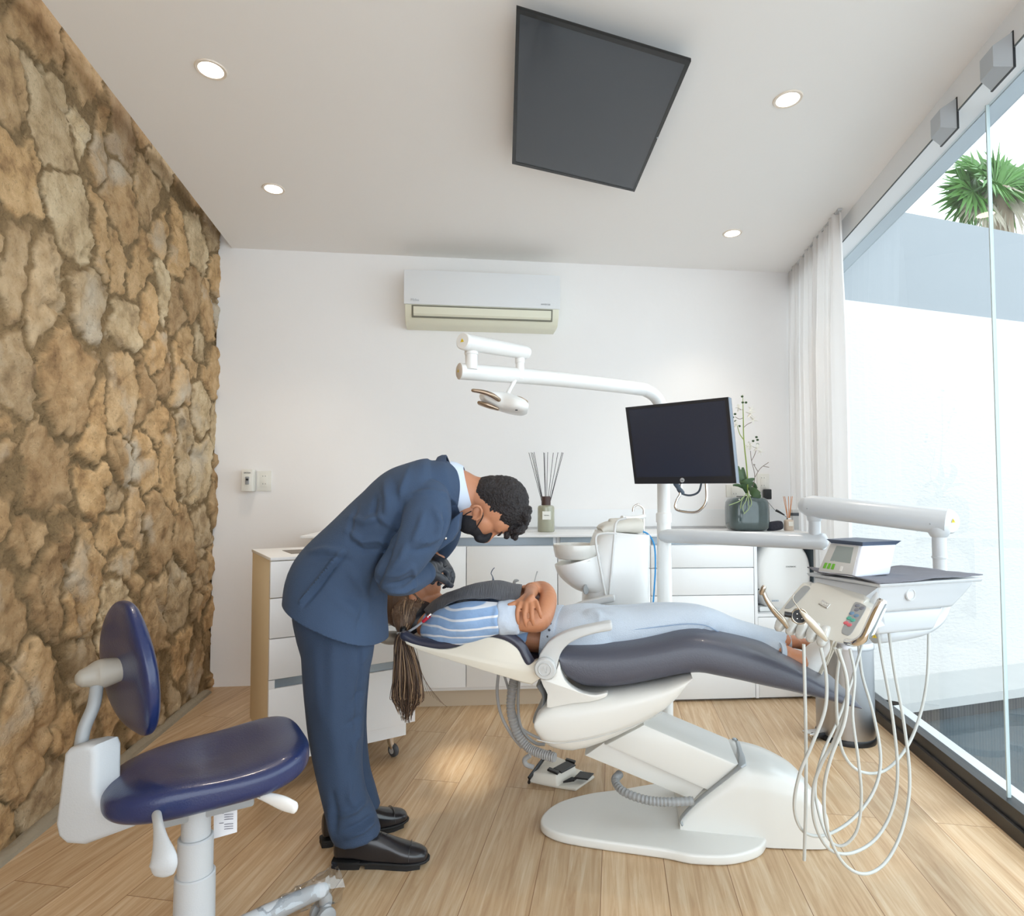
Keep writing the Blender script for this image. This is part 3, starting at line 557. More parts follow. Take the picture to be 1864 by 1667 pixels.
ob('bezel', b, TVB, e, flat=True)
b = B(); quadbox(b, [p+V((0, 0, -.0008)) for p in inset(tv, .02)], (0, 0, .001)); ob('display', b, pm('dark_display', (62, 66, 72), .06, spec=.5), e, flat=True)
c = sum(tv, V())/4; b = B(); box(b, c+V((0, .0, .05)), (.3, .25, .045), .2, .004); ob('ceiling_mount', b, BLACK, e)
q = HP(1197, 252, (0, 0), (0, 1)) if False else G(1197, 250, 2.528); b = B(); ball(b, q, .004, seg=10); ob('power_light', b, PLASG, e)
# curtain
def curtain():
    b = B(); n = 300; Y0, Y1 = 3.03, 3.885; rows = 26; ring = []
    zt_ = H-.003
    for r_ in range(rows+1):
        z = zt_*(1-r_/rows)+.012*(r_/rows); row = []; f = r_/rows
        for i in range(n+1):
            t = i/n; Y = Y0+(Y1-Y0)*t; ph = 2*PI*13*t+1.1*math.sin(5*t*PI)+.6*math.sin(f*3+t*9)
            a = (.016+.020*min(1, f*4))*(1+.35*math.sin(t*23)); x = gx(Y, -.062+.0*f)+a*math.sin(ph)+.006*math.sin(3.1*ph+f*2)
            row.append(b.verts.new((x, Y+.012*math.sin(ph*.5+f), z)))
        ring.append(row)
    for r_ in range(rows):
        for i in range(n): b.faces.new((ring[r_][i], ring[r_][i+1], ring[r_+1][i+1], ring[r_+1][i]))
    m = bpy.data.materials.new('sheer_voile'); m.use_nodes = True; t = m.node_tree; N = t.nodes; L = t.links; N.remove(N['Principled BSDF'])
    d = N.new('ShaderNodeBsdfDiffuse'); d.inputs[0].default_value = lin((238, 235, 233)); tr = N.new('ShaderNodeBsdfTranslucent'); tr.inputs[0].default_value = lin((244, 241, 239)); tp = N.new('ShaderNodeBsdfTransparent')
    a = N.new('ShaderNodeMixShader'); a.inputs[0].default_value = .38; L.new(d.outputs[0], a.inputs[1]); L.new(tr.outputs[0], a.inputs[2])
    c = N.new('ShaderNodeMixShader'); c.inputs[0].default_value = .12; L.new(a.outputs[0], c.inputs[1]); L.new(tp.outputs[0], c.inputs[2]); L.new(c.outputs[0], N['Material Output'].inputs[0])
    e = emp('curtain', 'sheer off white curtain gathered beside the glass wall', 'curtain', (gx(3.4, -.06), 3.4, .012))
    ob('voile', b, m, e, ang=180); b = B(); box(b, (gx(3.43, -.062), 3.43, H-.006), (.02, .84, .010), math.atan2(-.178, 1)); ob('track', b, PLASG, e)
curtain()
# ================================================================ WHEELED DRAWER CABINET
cu = V((.848, .53)).normalized(); cv = V((-cu.y, cu.x)); cL = V((-.908, 2.24)); WC = .588; DC = .445
def K(u, v, z): q = cL+cu*u+cv*v; return V((q.x, q.y, z))
ac = math.atan2(cu.y, cu.x)
def kbox(bm, u0, u1, v0, v1, z0, z1, bev=0): return box(bm, K((u0+u1)/2, (v0+v1)/2, (z0+z1)/2), (u1-u0, v1-v0, z1-z0), ac, bev)
e = emp('drawer_cart', 'white wheeled drawer cabinet standing behind the man', 'cabinet', K(WC/2, DC/2, 0))
CREAM = pm('cream_side_panel', (226, 210, 178), .55)
b = B(); kbox(b, .004, WC-.004, .02, DC, .15, .876-.012, .001); ob('carcass', b, CREAM, e, ang=30)
b = B(); kbox(b, .03, WC-.03, .03, DC-.03, .095, .15); ob('plinth', b, LACQ, e)
b = B(); kbox(b, 0, WC, 0, DC, .864, .876, .0015); ob('top_panel', b, LACQ, e, ang=30)
b = B(); kbox(b, .1, .33, .12, .30, .876, .8775); ob('tray_inlay', b, pm('taupe_inlay', (112, 102, 92), .5), e)
zs = [.862, .7225, .571, .418]
for i in range(3): b = B(); kbox(b, .001, WC-.001, 0, .02, zs[i+1]+.0025, zs[i]-.001, .0015); ob('drawer', b, LACQ, e, ang=30)
b = B(); kbox(b, .001, WC-.001, 0, .02, .155, .386, .0015); ob('drawer', b, LACQ, e, ang=30)
b = B(); kbox(b, .001, .022, 0, .02, .386, .418); kbox(b, WC-.022, WC-.001, 0, .02, .386, .418); ob('rail_end', b, LACQ, e, flat=True)
b = B(); kbox(b, .022, WC-.022, .012, .019, .387, .417); ob('handle_channel', b, CHAN, e, flat=True)
CW = pm('caster_tyre', (70, 72, 76), .5)
for u, v in ((.07, .07), (WC-.07, .07), (.07, DC-.07), (WC-.07, DC-.07)):
    c = K(u, v, .027); b = B(); lathe(b, [(.0, -.011), (.022, -.011), (.027, -.006), (.027, .006), (.022, .011), (0, .011)], c, (cv.x*.4+cu.x, cv.y*.4+cu.y, 0), 24); wh = ob('caster_wheel', b, CW, e)
    b = B(); lathe(b, [(0, -.0125), (.013, -.0125), (.013, .0125), (0, .0125)], c, (cv.x*.4+cu.x, cv.y*.4+cu.y, 0), 18); ob('hub', b, PLASG, wh)
    b = B(); tube(b, [c+V((.0, .0, .0)), c+V((-.012, -.002, .035)), c+V((-.012, 0, .0675))], [.011, .014, .018], 10); ob('caster_fork', b, CHROME, e)
# ================================================================ PEDAL BIN
c = G(1539, 1341, 0); e = emp('pedal_bin', 'tall brushed steel pedal bin standing behind the foot end', 'bin', c)
b = B(); lathe(b, [(.0, .022), (.12, .022), (.12, .42), (.0, .42)], c, n=64); ob('shell', b, STEEL, e)
b = B(); lathe(b, [(.0, 0), (.124, 0), (.125, .02), (.121, .026), (0, .026)], c, n=64); ob('base', b, BLACK, e)
b = B(); lathe(b, [(.0, .42), (.123, .42), (.124, .432), (.118, .45), (.09, .462), (0, .467)], c, n=64); ob('lid', b, STEEL, e)
q = c+V((-.155, -.02, .03)); b = B(); box(b, q, (.09, .05, .012), .3, .004); ob('pedal', b, CHROME, e); b = B(); box(b, q+V((.03, .0, -.006)), (.09, .045, .022), .3, .005); ob('pedal_bracket', b, BLACK, e)
# ================================================================ ROLLING STOOL (front left)
def stool():
    u = V((.85, .527, 0)).normalized(); v = V((-u.y, u.x, 0)); c = V((-.710, 1.422, 0)); zc = .464
    e = emp('operator_stool', 'navy padded rolling stool with grey arm in the left foreground', 'stool', (-.70, 1.35, 0))
    t = B(); bmesh.ops.create_icosphere(t, subdivisions=6, radius=1)
    for w_ in t.verts:
        q = w_.co; a = math.copysign(abs(q.x)**.62, q.x); d = math.copysign(abs(q.y)**.66, q.y); z = math.copysign(abs(q.z)**.75, q.z)
        U = a*.212; W = d*(.165+.028*a); k = max(0, a-.35)
        hz = .046*z+.018*a*.8+.035*k*k*(1+.6*abs(d)**2)*(1 if z > 0 else .55)-.018*(1-d*d)*max(0, .9-abs(a))*(z > 0)+.012*abs(d)**2*(z > 0)
        if z > 0: hz -= .006*math.exp(-((a-.2)**2)*6)
        w_.co = c+u*U+v*W+V((0, 0, zc+hz))
    b = B(); merge(b, t); ob('seat', b, NAVY, e, ang=180)
    # under-plate, column
    b = B(); box(b, c+V((-.01, -.01, zc-.062)), (.2, .15, .03), math.atan2(u.y, u.x), .006); ob('seat_plate', b, GREYP, e)
    q = P(357, 1500, 1.36); cx, cy = q.x, q.y
    b = B(); lathe(b, [(0, .34), (.030, .34), (.030, .425), (0, .425)], (cx, cy, 0), n=36); ob('gas_lift', b, PLASG, e)
    b = B(); lathe(b, [(0, .26), (.0365, .26), (.0365, .342), (.034, .345), (0, .345)], (cx, cy, 0), n=36); ob('lift_sleeve', b, PLASG, e)
    b = B(); lathe(b, [(0, .07), (.043, .07), (.0415, .262), (.039, .265), (0, .265)], (cx, cy, 0), n=36); ob('lift_sleeve', b, PLASG, e)
    b = B(); lathe(b, [(0, .06), (.052, .06), (.052, .11), (.045, .12), (0, .12)], (cx, cy, 0), n=36); ob('hub', b, PLASG, e)
    end = P(588, 1612, 1.575); hub = V((cx, cy, .09)); a0 = math.atan2(end.y-cy, end.x-cx); L_ = math.hypot(end.x-cx, end.y-cy)
    for k in range(5):
        a = a0+2*PI*k/5; d = V((math.cos(a), math.sin(a), 0)); tp = hub+d*L_; tp.z = .088
        b = B(); tube(b, [hub+d*.02, hub+d*L_*.5+V((0, 0, .004)), hub+d*L_*.85+V((0, 0, .002)), tp+V((0, 0, -.002))], [(.024, .027), (.02, .024), (.018, .021), (.016, .018)], 16, res=4, dome=True); lg = ob('leg', b, PLASG, e)
        s_ = V((-d.y, d.x, 0)); wc = tp+V((0, 0, -.062))
        b = B(); tube(b, [tp+V((0, 0, -.01)), tp+V((0, 0, -.03))+d*.008, wc+d*.006+V((0, 0, .01))], [.011, .017, .013], 12, res=3, dome=True); cs = ob('caster_housing', b, PLASG, lg)
        for sgn in (-1, 1): b = B(); lathe(b, [(0, -.009), (.018, -.009), (.0255, -.005), (.0255, .006), (.02, .010), (0, .011)], wc+s_*sgn*.017, s_*sgn, 24); ob('caster_wheel', b, GREYP, lg)
        if k == 0:
            m = thin_glass('cling_film', (236, 238, 240), 2.2); bb = m.node_tree
            b = B(); pts = [hub+d*L_*f+V((0, 0, .003*math.sin(9*f))) for f in np.linspace(.45, 1.12, 12)]
            tube(b, pts, [(.026+.008*max(0, f-.85)*6+.002*math.sin(40*f), .029+.014*max(0, f-.85)*5) for f in np.linspace(.45, 1.12, 12)], 22, res=3, cap=False)
            for w_ in b.verts:
                nn = noise.noise(w_.co*38)*.008; w_.co += V((nn, noise.noise(w_.co*45+V((3, 0, 0)))*.006, noise.noise(w_.co*41+V((0, 7, 0)))*.007))
            ob('plastic_wrap', b, m, lg, ang=25)
    # back support: L-shaped housing, bent tube, knob, pad
    Yh = 1.285; pr = [(113, 1372), (122, 1362), (150, 1357), (168, 1358), (173, 1372), (172, 1440), (180, 1462), (236, 1484), (240, 1500), (236, 1508), (150, 1540), (118, 1538), (102, 1524), (97, 1500), (106, 1430)]
    b = B(); prism(b, [P(x, y, Yh) for x, y in pr], (.02, .062, 0), .012, 4); ob('arm_housing', b, PLASG, e, ang=45)
    b = B(); prism(b, [P(x, y, Yh+.028) for x, y in ((205, 1466), (300, 1452), (330, 1462), (238, 1494), (205, 1490))], (.01, .03, 0), .004); ob('bracket', b, PLASG, e)
    b = B(); tube(b, [P(147, 1440, 1.32), P(146, 1385, 1.32), P(152, 1330, 1.33), P(170, 1285, 1.35), P(176, 1250, 1.37)], .0135, 16, res=5); ob('back_tube', b, GREYP, e)
    pc = P(240, 1212, 1.42); n_ = V((.62, .78, .05)).normalized(); s_ = V((-n_.y, n_.x, 0)).normalized(); up = n_.cross(s_)*-1
    if up.z < 0: up = -up
    up = (up+V((-.07, -.0, 0))).normalized()
    t = B(); bmesh.ops.create_icosphere(t, subdivisions=6, radius=1)
    for w_ in t.verts:
        q = w_.co; a = math.copysign(abs(q.x)**.7, q.x); z = math.copysign(abs(q.z)**.8, q.z); th = math.copysign(abs(q.y)**.7, q.y)
        wd_ = .15*(1-.42*max(0, z)**1.5-.12*max(0, -z)**2); w_.co = pc+s_*(a*wd_)+up*(z*.155)+n_*(th*.026-.03*a*a+.02*a*a)
    b = B(); merge(b, t); ob('backrest', b, NAVY, e, ang=180)
    k0 = P(183, 1226, 1.385); b = B(); tube(b, [k0-n_*.028, k0, pc-n_*.018], [.022, .033, .026], 20, res=4, dome=True); ob('tilt_knob', b, pm('taupe_grey_plastic', (158, 152, 142), .5), e)
    # levers and paper tag
    b = B(); tube(b, [P(285, 1482, 1.24), P(288, 1500, 1.2), P(292, 1530, 1.17), P(297, 1565, 1.15), P(298, 1585, 1.15)], [(.009, .009), (.010, .009), (.016, .010), (.027, .012), (.022, .010)], 20, res=5, ref=(0, 1, 0), dome=True); ob('lever', b, PLASG, e)
    b = B(); tube(b, [P(440, 1434, 1.38), P(476, 1448, 1.35)], .005, 10); lv = ob('lever_rod', b, GREYP, e)
    b = B(); tube(b, [P(472, 1446, 1.36), P(488, 1451, 1.35), P(515, 1461, 1.34), P(535, 1469, 1.335)], [(.008, .008), (.012, .009), (.0175, .010), (.015, .009)], 18, res=5, ref=(.3, 1, .2), dome=True); ob('lever', b, PLAS, e)
    pa = [P(389, 1446, 1.43), P(432, 1436, 1.45), P(431, 1514, 1.44), P(389, 1526, 1.42)]
    b = B(); quadbox(b, pa, (0, .0015, 0)); tg = ob('paper_tag', b, pm('paper', (224, 222, 224), .8), e, label='white paper tag hanging behind the column')
    PRN = pm('tag_print', (126, 124, 136), .8); rr = random.Random(3)
    b = B()
    for k in range(11):
        f = .3+k*.055; l = .12; r_ = .88 if k % 4 != 3 else .45; A_ = pa[0].lerp(pa[3], f); Bq = pa[1].lerp(pa[2], f)
        x0, x1 = A_.lerp(Bq, l), A_.lerp(Bq, r_); box(b, (x0+x1)/2+V((0, -.0008, 0)), ((x1-x0).length, .0006, .0013), M.Rotation(-math.atan2(x1.z-x0.z, x1.x-x0.x), 3, 'Y'))
    ob('print', b, PRN, tg)
    b = B(); A_ = lambda fx, fy: pa[0].lerp(pa[3], fy).lerp(pa[1].lerp(pa[2], fy), fx)+V((0, -.001, 0))
    tube(b, [A_(.2, .18), A_(.45, .12), A_(.4, .2), A_(.7, .06), A_(.62, .16), A_(.8, .1)], .0006, 5, res=4); ob('signature', b, BLACK, tg)
stool()
# ================================================================ DENTAL CHAIR
CD = V((.982, -.187)).normalized(); CN = V((-CD.y, CD.x)); CO = V((.106, 1.87))     # along the chair, across it (away)
def CP(px, py, off=0): return HP(px, py, CO+CN*off, CD)
def cext(w_): return V((CN.x*w_, CN.y*w_, 0))
def cprism(pts, off, w_, bev, seg=3, res=0):
    if res: pts = crc(pts, res)
    b = B(); prism(b, [CP(x, y, off) for x, y in pts], cext(w_), bev, seg); return b
SHELL = pm('chair_shell_white', (222, 221, 216), .3, coat=.3); SHELLI = pm('chair_shell_grey', (196, 197, 196), .35, coat=.2)
de = emp('dental_chair', 'white reclined dental treatment chair with dark slate upholstery', 'dental chair', CP(1200, 1500, .2)*1)
def seatloft(prof, wn, wf, m, name, edge=.03, n=26, crown=.012, ang=60):
    """cushion: side profile stations (px, ytop, ybottom) lofted across the chair with rounded rims"""
    S = cr(prof, 4); rings = []
    for px, yt, yb in S:
        A = CP(px, yt, wn); D = CP(px, yb, wn); th = (A.z-D.z); r_ = min(edge, th*.5); ring = []; W = wf-wn
        mid = (A.z+D.z)/2; ca = V((A.x, A.y)); 
        for j in range(n):
            t_ = 2*PI*j/n; cx_, sz = math.cos(t_), math.sin(t_); k = 9; a = math.copysign(abs(cx_)**(2/k), cx_); z = math.copysign(abs(sz)**(2/2.8), sz)
            o = (a*.5+.5)*W; q = ca+CN*o; ring.append((q.x, q.y, mid+z*th/2+(crown*(1-a*a) if z > 0 else 0)))
        rings.append(ring)
    b = B(); skin(b, rings); return ob(name, b, m, de, ang=ang)
# seat cushion
seatloft([(1018, 1192, 1206), (1022, 1188, 1224), (1032, 1186, 1240), (1060, 1185, 1256), (1105, 1184, 1259), (1150, 1180, 1254), (1200, 1172, 1244), (1240, 1164, 1236), (1275, 1162, 1233), (1310, 1168, 1239), (1350, 1178, 1247), (1400, 1195, 1258), (1450, 1218, 1268), (1500, 1246, 1279), (1540, 1268, 1288), (1560, 1279, 1292), (1569, 1286, 1292)], 0, .50, SLATE, 'seat_cushion', n=64)
# back shell + rolled dark rim
rim = cr([(737, 1156), (760, 1167), (800, 1173), (828, 1168), (852, 1157), (882, 1149), (920, 1156), (945, 1172), (957, 1192), (964, 1204)], 4)
b = B(); tube(b, [CP(x, y, .02) for x, y in rim], [(.017, .02)]*len(rim), 14, ref=(CN.x, CN.y, 0), dome=True)
tube(b, [CP(x, y, .50-.0)+V((0, 0, .0)) for x, y in [(px_*1.0, py_) for px_, py_ in rim]], [(.017, .02)]*len(rim), 14, ref=(CN.x, CN.y, 0), dome=True) if False else None
rim3 = [CP(x, y, .02) for x, y in rim]; near_rim = b; b = B()
tube(b, [p+cext(.44) for p in rim3], [(.017, .02)]*len(rim), 14, ref=(CN.x, CN.y, 0), dome=True); far_rim = b; b = near_rim
DK = pm('dark_slate_vinyl', (54, 56, 72), .34, bump=.06, bs=220, coat=.2); ob('bolster_rim', b, DK, de); ob('bolster_rim', far_rim, DK, de)
# inner back pad lower than the rim
pad = [(740, 1162, 1170), (800, 1179, 1187), (840, 1188, 1199), (880, 1192, 1206), (920, 1198, 1212), (960, 1208, 1222), (985, 1212, 1226)]
b = B(); S = cr(pad, 3); rings = []
for px, yt, yb in S:
    A = CP(px, yt, .035); D = CP(px, yb, .035); rings.append([A+cext(.03), A+cext(.37), A+cext(.4)+V((0, 0, -.01)), D+cext(.4), D, A+V((0, 0, -.01))])
skin(b, rings); ob('back_pad', b, DK, de, ang=60)
low = [(736, 1166), (760, 1173), (800, 1181), (830, 1178), (856, 1167), (886, 1159), (918, 1165), (941, 1180), (951, 1198), (957, 1208), (964, 1209), (976, 1203), (985, 1212), (988, 1232), (968, 1245), (950, 1241), (905, 1228), (850, 1211), (800, 1196), (760, 1182), (739, 1172)]
b = B(); prism(b, [CP(x, y, .0) for x, y in cr(low[:13], 3)+low[13:]], cext(.04), .008, 2); prism(b, [CP(x, y, .0)+cext(.44) for x, y in cr(low[:13], 3)+low[13:]], cext(.04), .008, 2)
bt = [(739, 1172), (800, 1195), (850, 1210), (905, 1227), (950, 1242), (968, 1246), (986, 1233)]
prism(b, [CP(x, y, .02) for x, y in bt]+[CP(x, y-9, .02) for x, y in bt[::-1]], cext(.44), .003, 1)
ob('back_shell', b, pm('back_shell_cream', (218, 212, 198), .35, coat=.2), de, ang=40)
# headrest: dark round cushion, grey yoke, strap handled by bib
hc = CP(764, 1128, .24); b = B(); ball(b, hc, (.085, .12, .072), rot=M.Rotation(-.5, 3, 'Y'), sq=2.4); ob('headrest', b, pm('black_headrest_vinyl', (28, 29, 36), .4, bump=.05, bs=200), de, ang=180)
q = CP(712, 1160, .24); b = B(); tube(b, [q+V((-.04, 0, .004)), q, q+V((.05, 0, .0))], [(.016, .05), (.022, .06), (.02, .05)], 20, ref=(0, 1, 0), res=3, dome=True); tube(b, [q+V((.0, 0, -.012)), q+V((.09, 0, -.01))], [(.012, .03)]*2, 14, ref=(0, 1, 0)); ob('headrest_yoke', b, pm('warm_grey_plastic', (176, 170, 158), .45), de)
# pivot discs, armrests
def armrest(off, lab):
    top = [(981, 1196), (986, 1184), (1000, 1166), (1020, 1153), (1045, 1144), (1075, 1137), (1105, 1131.5), (1112, 1132), (1114, 1138), (1112, 1146), (1085, 1151), (1055, 1160), (1035, 1171), (1022, 1186), (1016, 1204), (1010, 1226), (992, 1228), (978, 1216)]
    b = B(); pts = crc(top, 3); p0 = [CP(x, y, 0)+cext(off) for x, y in pts]; prism(b, p0, cext(.045), .010, 3); a = ob('armrest', b, SHELLI, de, ang=40)
    c = CP(994, 1213, 0)+cext(off-.012 if off < .2 else off+.05); ax = (CN.x, CN.y, 0); b = B(); lathe(b, [(0, -.006), (.030, -.005), (.034, 0), (.034, .02), (0, .02)], c, ax, 40); ob('pivot_cap', b, SHELLI, a)
    if off < .2:
        b = B(); R = frame((CD.x, CD.y, 0), (0, 0, 1))
        lathe(b, [(.018, -.0072), (.0195, -.0085), (.021, -.0072)], c, ax, 36, cap=False); ob('embossed_ring', b, SHELLI, a); text('AJ', .022, c-V(ax)*.0068, R, SHELLI, a, 'embossed_mark')
armrest(-.012, 0); armrest(.50, 1)
# side yoke joining pivot to body
yk = [(982, 1226), (990, 1234), (1004, 1234), (1012, 1222), (1018, 1205), (1021, 1218), (1028, 1236), (1042, 1250), (1062, 1260), (1085, 1263), (1104, 1259), (1106, 1262), (1100, 1268), (1075, 1275), (1045, 1278), (1012, 1284), (996, 1285), (997, 1262), (990, 1248)]
for off in (-.008, .478): b = B(); prism(b, [CP(x, y, 0)+cext(off) for x, y in crc(yk, 2)], cext(.03), .006, 2); ob('side_yoke', b, SHELL, de, ang=40)
# body tub
tub_t = [(972, 1312), (978, 1296), (990, 1283), (1010, 1274), (1060, 1268), (1110, 1262), (1160, 1254), (1210, 1245), (1240, 1236), (1262, 1231)]
tub_b = [(972, 1312), (974, 1336), (986, 1360), (1005, 1374), (1040, 1380), (1075, 1372), (1120, 1353), (1170, 1326), (1215, 1296), (1244, 1262), (1262, 1231)]
def ychain(ch, x):
    for i in range(len(ch)-1):
        if ch[i][0] <= x <= ch[i+1][0] and ch[i+1][0] > ch[i][0]: f = (x-ch[i][0])/(ch[i+1][0]-ch[i][0]); return ch[i][1]*(1-f)+ch[i+1][1]*f
    return ch[-1][1]
tt, tb = cr(tub_t, 5), cr(tub_b, 5); rings = []
for i, x in enumerate([973, 975, 979, 985, 994, 1005, 1020, 1040, 1065, 1095, 1125, 1155, 1185, 1210, 1230, 1245, 1255, 1260]):
    yt, yb = ychain(tt, x), ychain(tb, x); A = CP(x, yt, 0); D = CP(x, yb, 0); mid = (A.z+D.z)/2; th = (A.z-D.z)/2; ring = []
    for j in range(48):
        t_ = 2*PI*j/48; c_, s_ = math.cos(t_), math.sin(t_); a = math.copysign(abs(c_)**(2/7), c_); z = math.copysign(abs(s_)**(2/4.5), s_)
        q = V((A.x, A.y))+CN*(.25+a*(.262-.02*(z < 0)*abs(z))); ring.append((q.x, q.y, mid+z*th))
    rings.append(ring)
b = B(); skin(b, rings); tubo = ob('body_cover', b, SHELL, de, ang=60)
b = B(); tube(b, [CP(x, y, -.0135) for x, y in cr([(978, 1346), (1010, 1352), (1060, 1347), (1110, 1335), (1160, 1318), (1205, 1297)], 4)], .0014, 6); ob('seam', b, SHELLI, tubo)
# grey hinge bellows behind yoke
b = B(); tube(b, [CP(984, 1235, .1), CP(994, 1252, .1), CP(992, 1270, .1), CP(978, 1300, .1)], [(.010, .08)]*4, 12, ref=(CN.x, CN.y, 0), res=3); ob('hinge_cover', b, GREYP, de)
# lift arm
LW = .20; LO = .10
def lp(pts, off, w_, bev, name, m, ang=35): b = B(); prism(b, [CP(x, y, off) for x, y in pts], cext(w_), bev, 2); return ob(name, b, m, de, ang=ang)
lp([(1064, 1375), (1100, 1350), (1285, 1432), (1262, 1457)], .19, .14, .006, 'lower_lift_arm', SHELL)
lp([(1100, 1356), (1172, 1318), (1345, 1392), (1290, 1440)], .16, .22, .01, 'upper_lift_arm', SHELL)
# pedestal hump
ped = [(1237, 1508), (1236, 1490), (1262, 1462), (1300, 1430), (1345, 1397), (1380, 1402), (1430, 1412), (1470, 1435), (1500, 1466), (1516, 1497), (1514, 1505), (1400, 1516)]
b = B(); n1 = crc([(1237, 1508), (1236, 1492), (1300, 1432), (1345, 1400), (1400, 1406), (1455, 1424), (1490, 1455), (1514, 1496)], 4)
top = cr([(1238, 1492), (1262, 1465), (1300, 1432), (1345, 1400), (1370, 1402), (1400, 1409), (1430, 1420), (1470, 1442), (1500, 1472), (1516, 1498)], 5)
rings = []
for i, (x, y) in enumerate(top):
    A = CP(x, y, .165); z1 = max(A.z, .03); f = i/(len(top)-1); ring = []; ce = V((A.x, A.y))+CN*.13; hw = .13*(1-.45*max(0, f-.55)**1.3*1.6)
    prof = [(-1, 0), (-1, .35), (-.985, .7), (-.93, .92), (-.8, 1.0), (-.5, 1.02), (0, 1.03), (.5, 1.02), (.8, 1.0), (.93, .92), (.985, .7), (1, .35), (1, 0)]
    for a, z in prof: q = ce+CN*(a*hw); ring.append((q.x, q.y, .004+z*(z1-.004)))
    rings.append(ring)
skin(b, rings); ob('pedestal', b, SHELL, de, ang=50)
# grey collar between lift arm and pedestal
b = B(); cl = cr([(1242, 1500), (1240, 1488), (1268, 1458), (1305, 1428), (1346, 1396)], 4); near = [CP(x, y, .155) for x, y in cl]
tube(b, near+[CP(1351, 1390, .18), CP(1350, 1378, .24), CP(1343, 1352, .38), CP(1338, 1346, .40)], [(.004, .011)]*len(near)+[(.008, .013)]*4, 8, ref=(CN.x, CN.y, 0)); ob('collar', b, pm('collar_grey', (160, 164, 166), .4), de)
# base plate on the floor
out = crc([(985, 1497), (990, 1478), (1018, 1458), (1070, 1443), (1120, 1436), (1250, 1420), (1400, 1440), (1440, 1480), (1400, 1510), (1396, 1524), (1380, 1543), (1330, 1556), (1262, 1555), (1215, 1546), (1150, 1537), (1060, 1524), (1010, 1513)], 5)
b = B(); prism(b, [G(x, y, .032) for x, y in out], (0, 0, -.031), .008, 3); ob('base_plate', b, SHELL, de, ang=40)
# corrugated drain hose on the base plate
def corr(bm, pts, r, pitch=.007):
    S = [V(p) for p in cr([tuple(p) for p in pts], 24)]; L_ = 0; rs = []; out = []; last = S[0]
    step = pitch/4; acc = 0; out = [S[0]]
    for a, c in zip(S[:-1], S[1:]):
        d = (c-a).length; k = max(1, int(d/step))
        for i in range(1, k+1): out.append(a.lerp(c, i/k))
    rs = [r*(1+.09*math.sin(i*PI/2)) for i in range(len(out))]; tube(bm, out, rs, 12); return bm
b = B(); corr(b, [CP(1128, 1408, .24), CP(1120, 1420, .2), CP(1135, 1440, .14), CP(1175, 1455, .11), CP(1215, 1459, .11), CP(1262, 1457, .12)], .013); ob('corrugated_hose', b, GREYP, de)
# hoses behind the back shell down to the floor
HOSE = pm('grey_hose', (170, 170, 170), .5)
b = B(); corr(b, [CP(938, 1225, .34), CP(931, 1265, .34), CP(931, 1300, .34), CP(942, 1335, .33), CP(962, 1360, .32), CP(985, 1371, .30), CP(1010, 1378, .28)], .0165); ob('suction_hose', b, HOSE, de)
for pts, r in (([(908, 1220), (905, 1260), (912, 1300), (930, 1335), (950, 1360)], .006), ([(917, 1225), (928, 1262), (938, 1300), (950, 1325), (980, 1342), (1000, 1345)], .005), ([(945, 1235), (943, 1270), (945, 1310), (955, 1335), (975, 1352), (992, 1354)], .006), ([(965, 1374), (955, 1382), (958, 1391), (972, 1396)], .009)):
    b = B(); tube(b, [CP(x, y, .36) for x, y in pts], r, 10, res=6); ob('hose', b, HOSE, de)
# ---------------------------------------------------------------- foot control
e = emp('foot_control', 'white dental foot control with black pedals and handle on the floor', 'foot pedal', G(1015, 1415, 0))
b = B(); prism(b, [G(x, y, .0) for x, y in ((961, 1423), (1012, 1434), (1048, 1440), (1082, 1416), (1040, 1398), (1000, 1386))], (0, 0, .010), .003, 2); ob('base', b, PLASW, e)
b = B(); t0 = [(961, 1422), (1014, 1433), (1051, 1409), (1003, 1384)]; lo = [G(x, y, .010) for x, y in t0]; cc = sum(lo, V())/4; hi = [cc+(p-cc)*.9+V((0, 0, .034 if i in (0, 3) else .044)) for i, p in enumerate(lo)]
t = B(); skin(t, [lo, hi]); bevel_sharp(t, t.edges[:], .006, 2); merge(b, t); ob('housing', b, PLASW, e)
def fp(px, py, z): return G(px, py, z)
b = B(); prism(b, [fp(x, y, .054) for x, y in ((1007, 1400), (1022, 1408), (1048, 1394), (1031, 1387))], (0, 0, .007), .002, 1); ob('pedal', b, BLACK, e)
for pt in (((996, 1403), (1015, 1411), (1018, 1406), (1000, 1399)), ((1029, 1385), (1046, 1391), (1048, 1387), (1031, 1382))): b = B(); prism(b, [fp(x, y, .056) for x, y in pt], (0, 0, .009), .002, 1); ob('button', b, BLACK, e)
b = B(); prism(b, [fp(x, y, .026) for x, y in ((1044, 1417), (1070, 1420), (1081, 1409), (1056, 1405))], (0, 0, .006), .002, 1); ob('side_pedal', b, BLACK, e)
b = B(); prism(b, [fp(x, y, .02) for x, y in ((1025, 1425), (1040, 1417), (1050, 1418), (1045, 1422))], (0, 0, .008), .001, 1); ob('lever_slot', b, BLACK, e)
b = B(); tube(b, [fp(963, 1423, .012), fp(963, 1416, .03), fp(991, 1378, .07), fp(1000, 1368, .06), fp(1010, 1375, .045)], [(.006, .009)]*5, 10, ref=(0, 0, 1)); ob('carry_handle', b, BLACK, e)
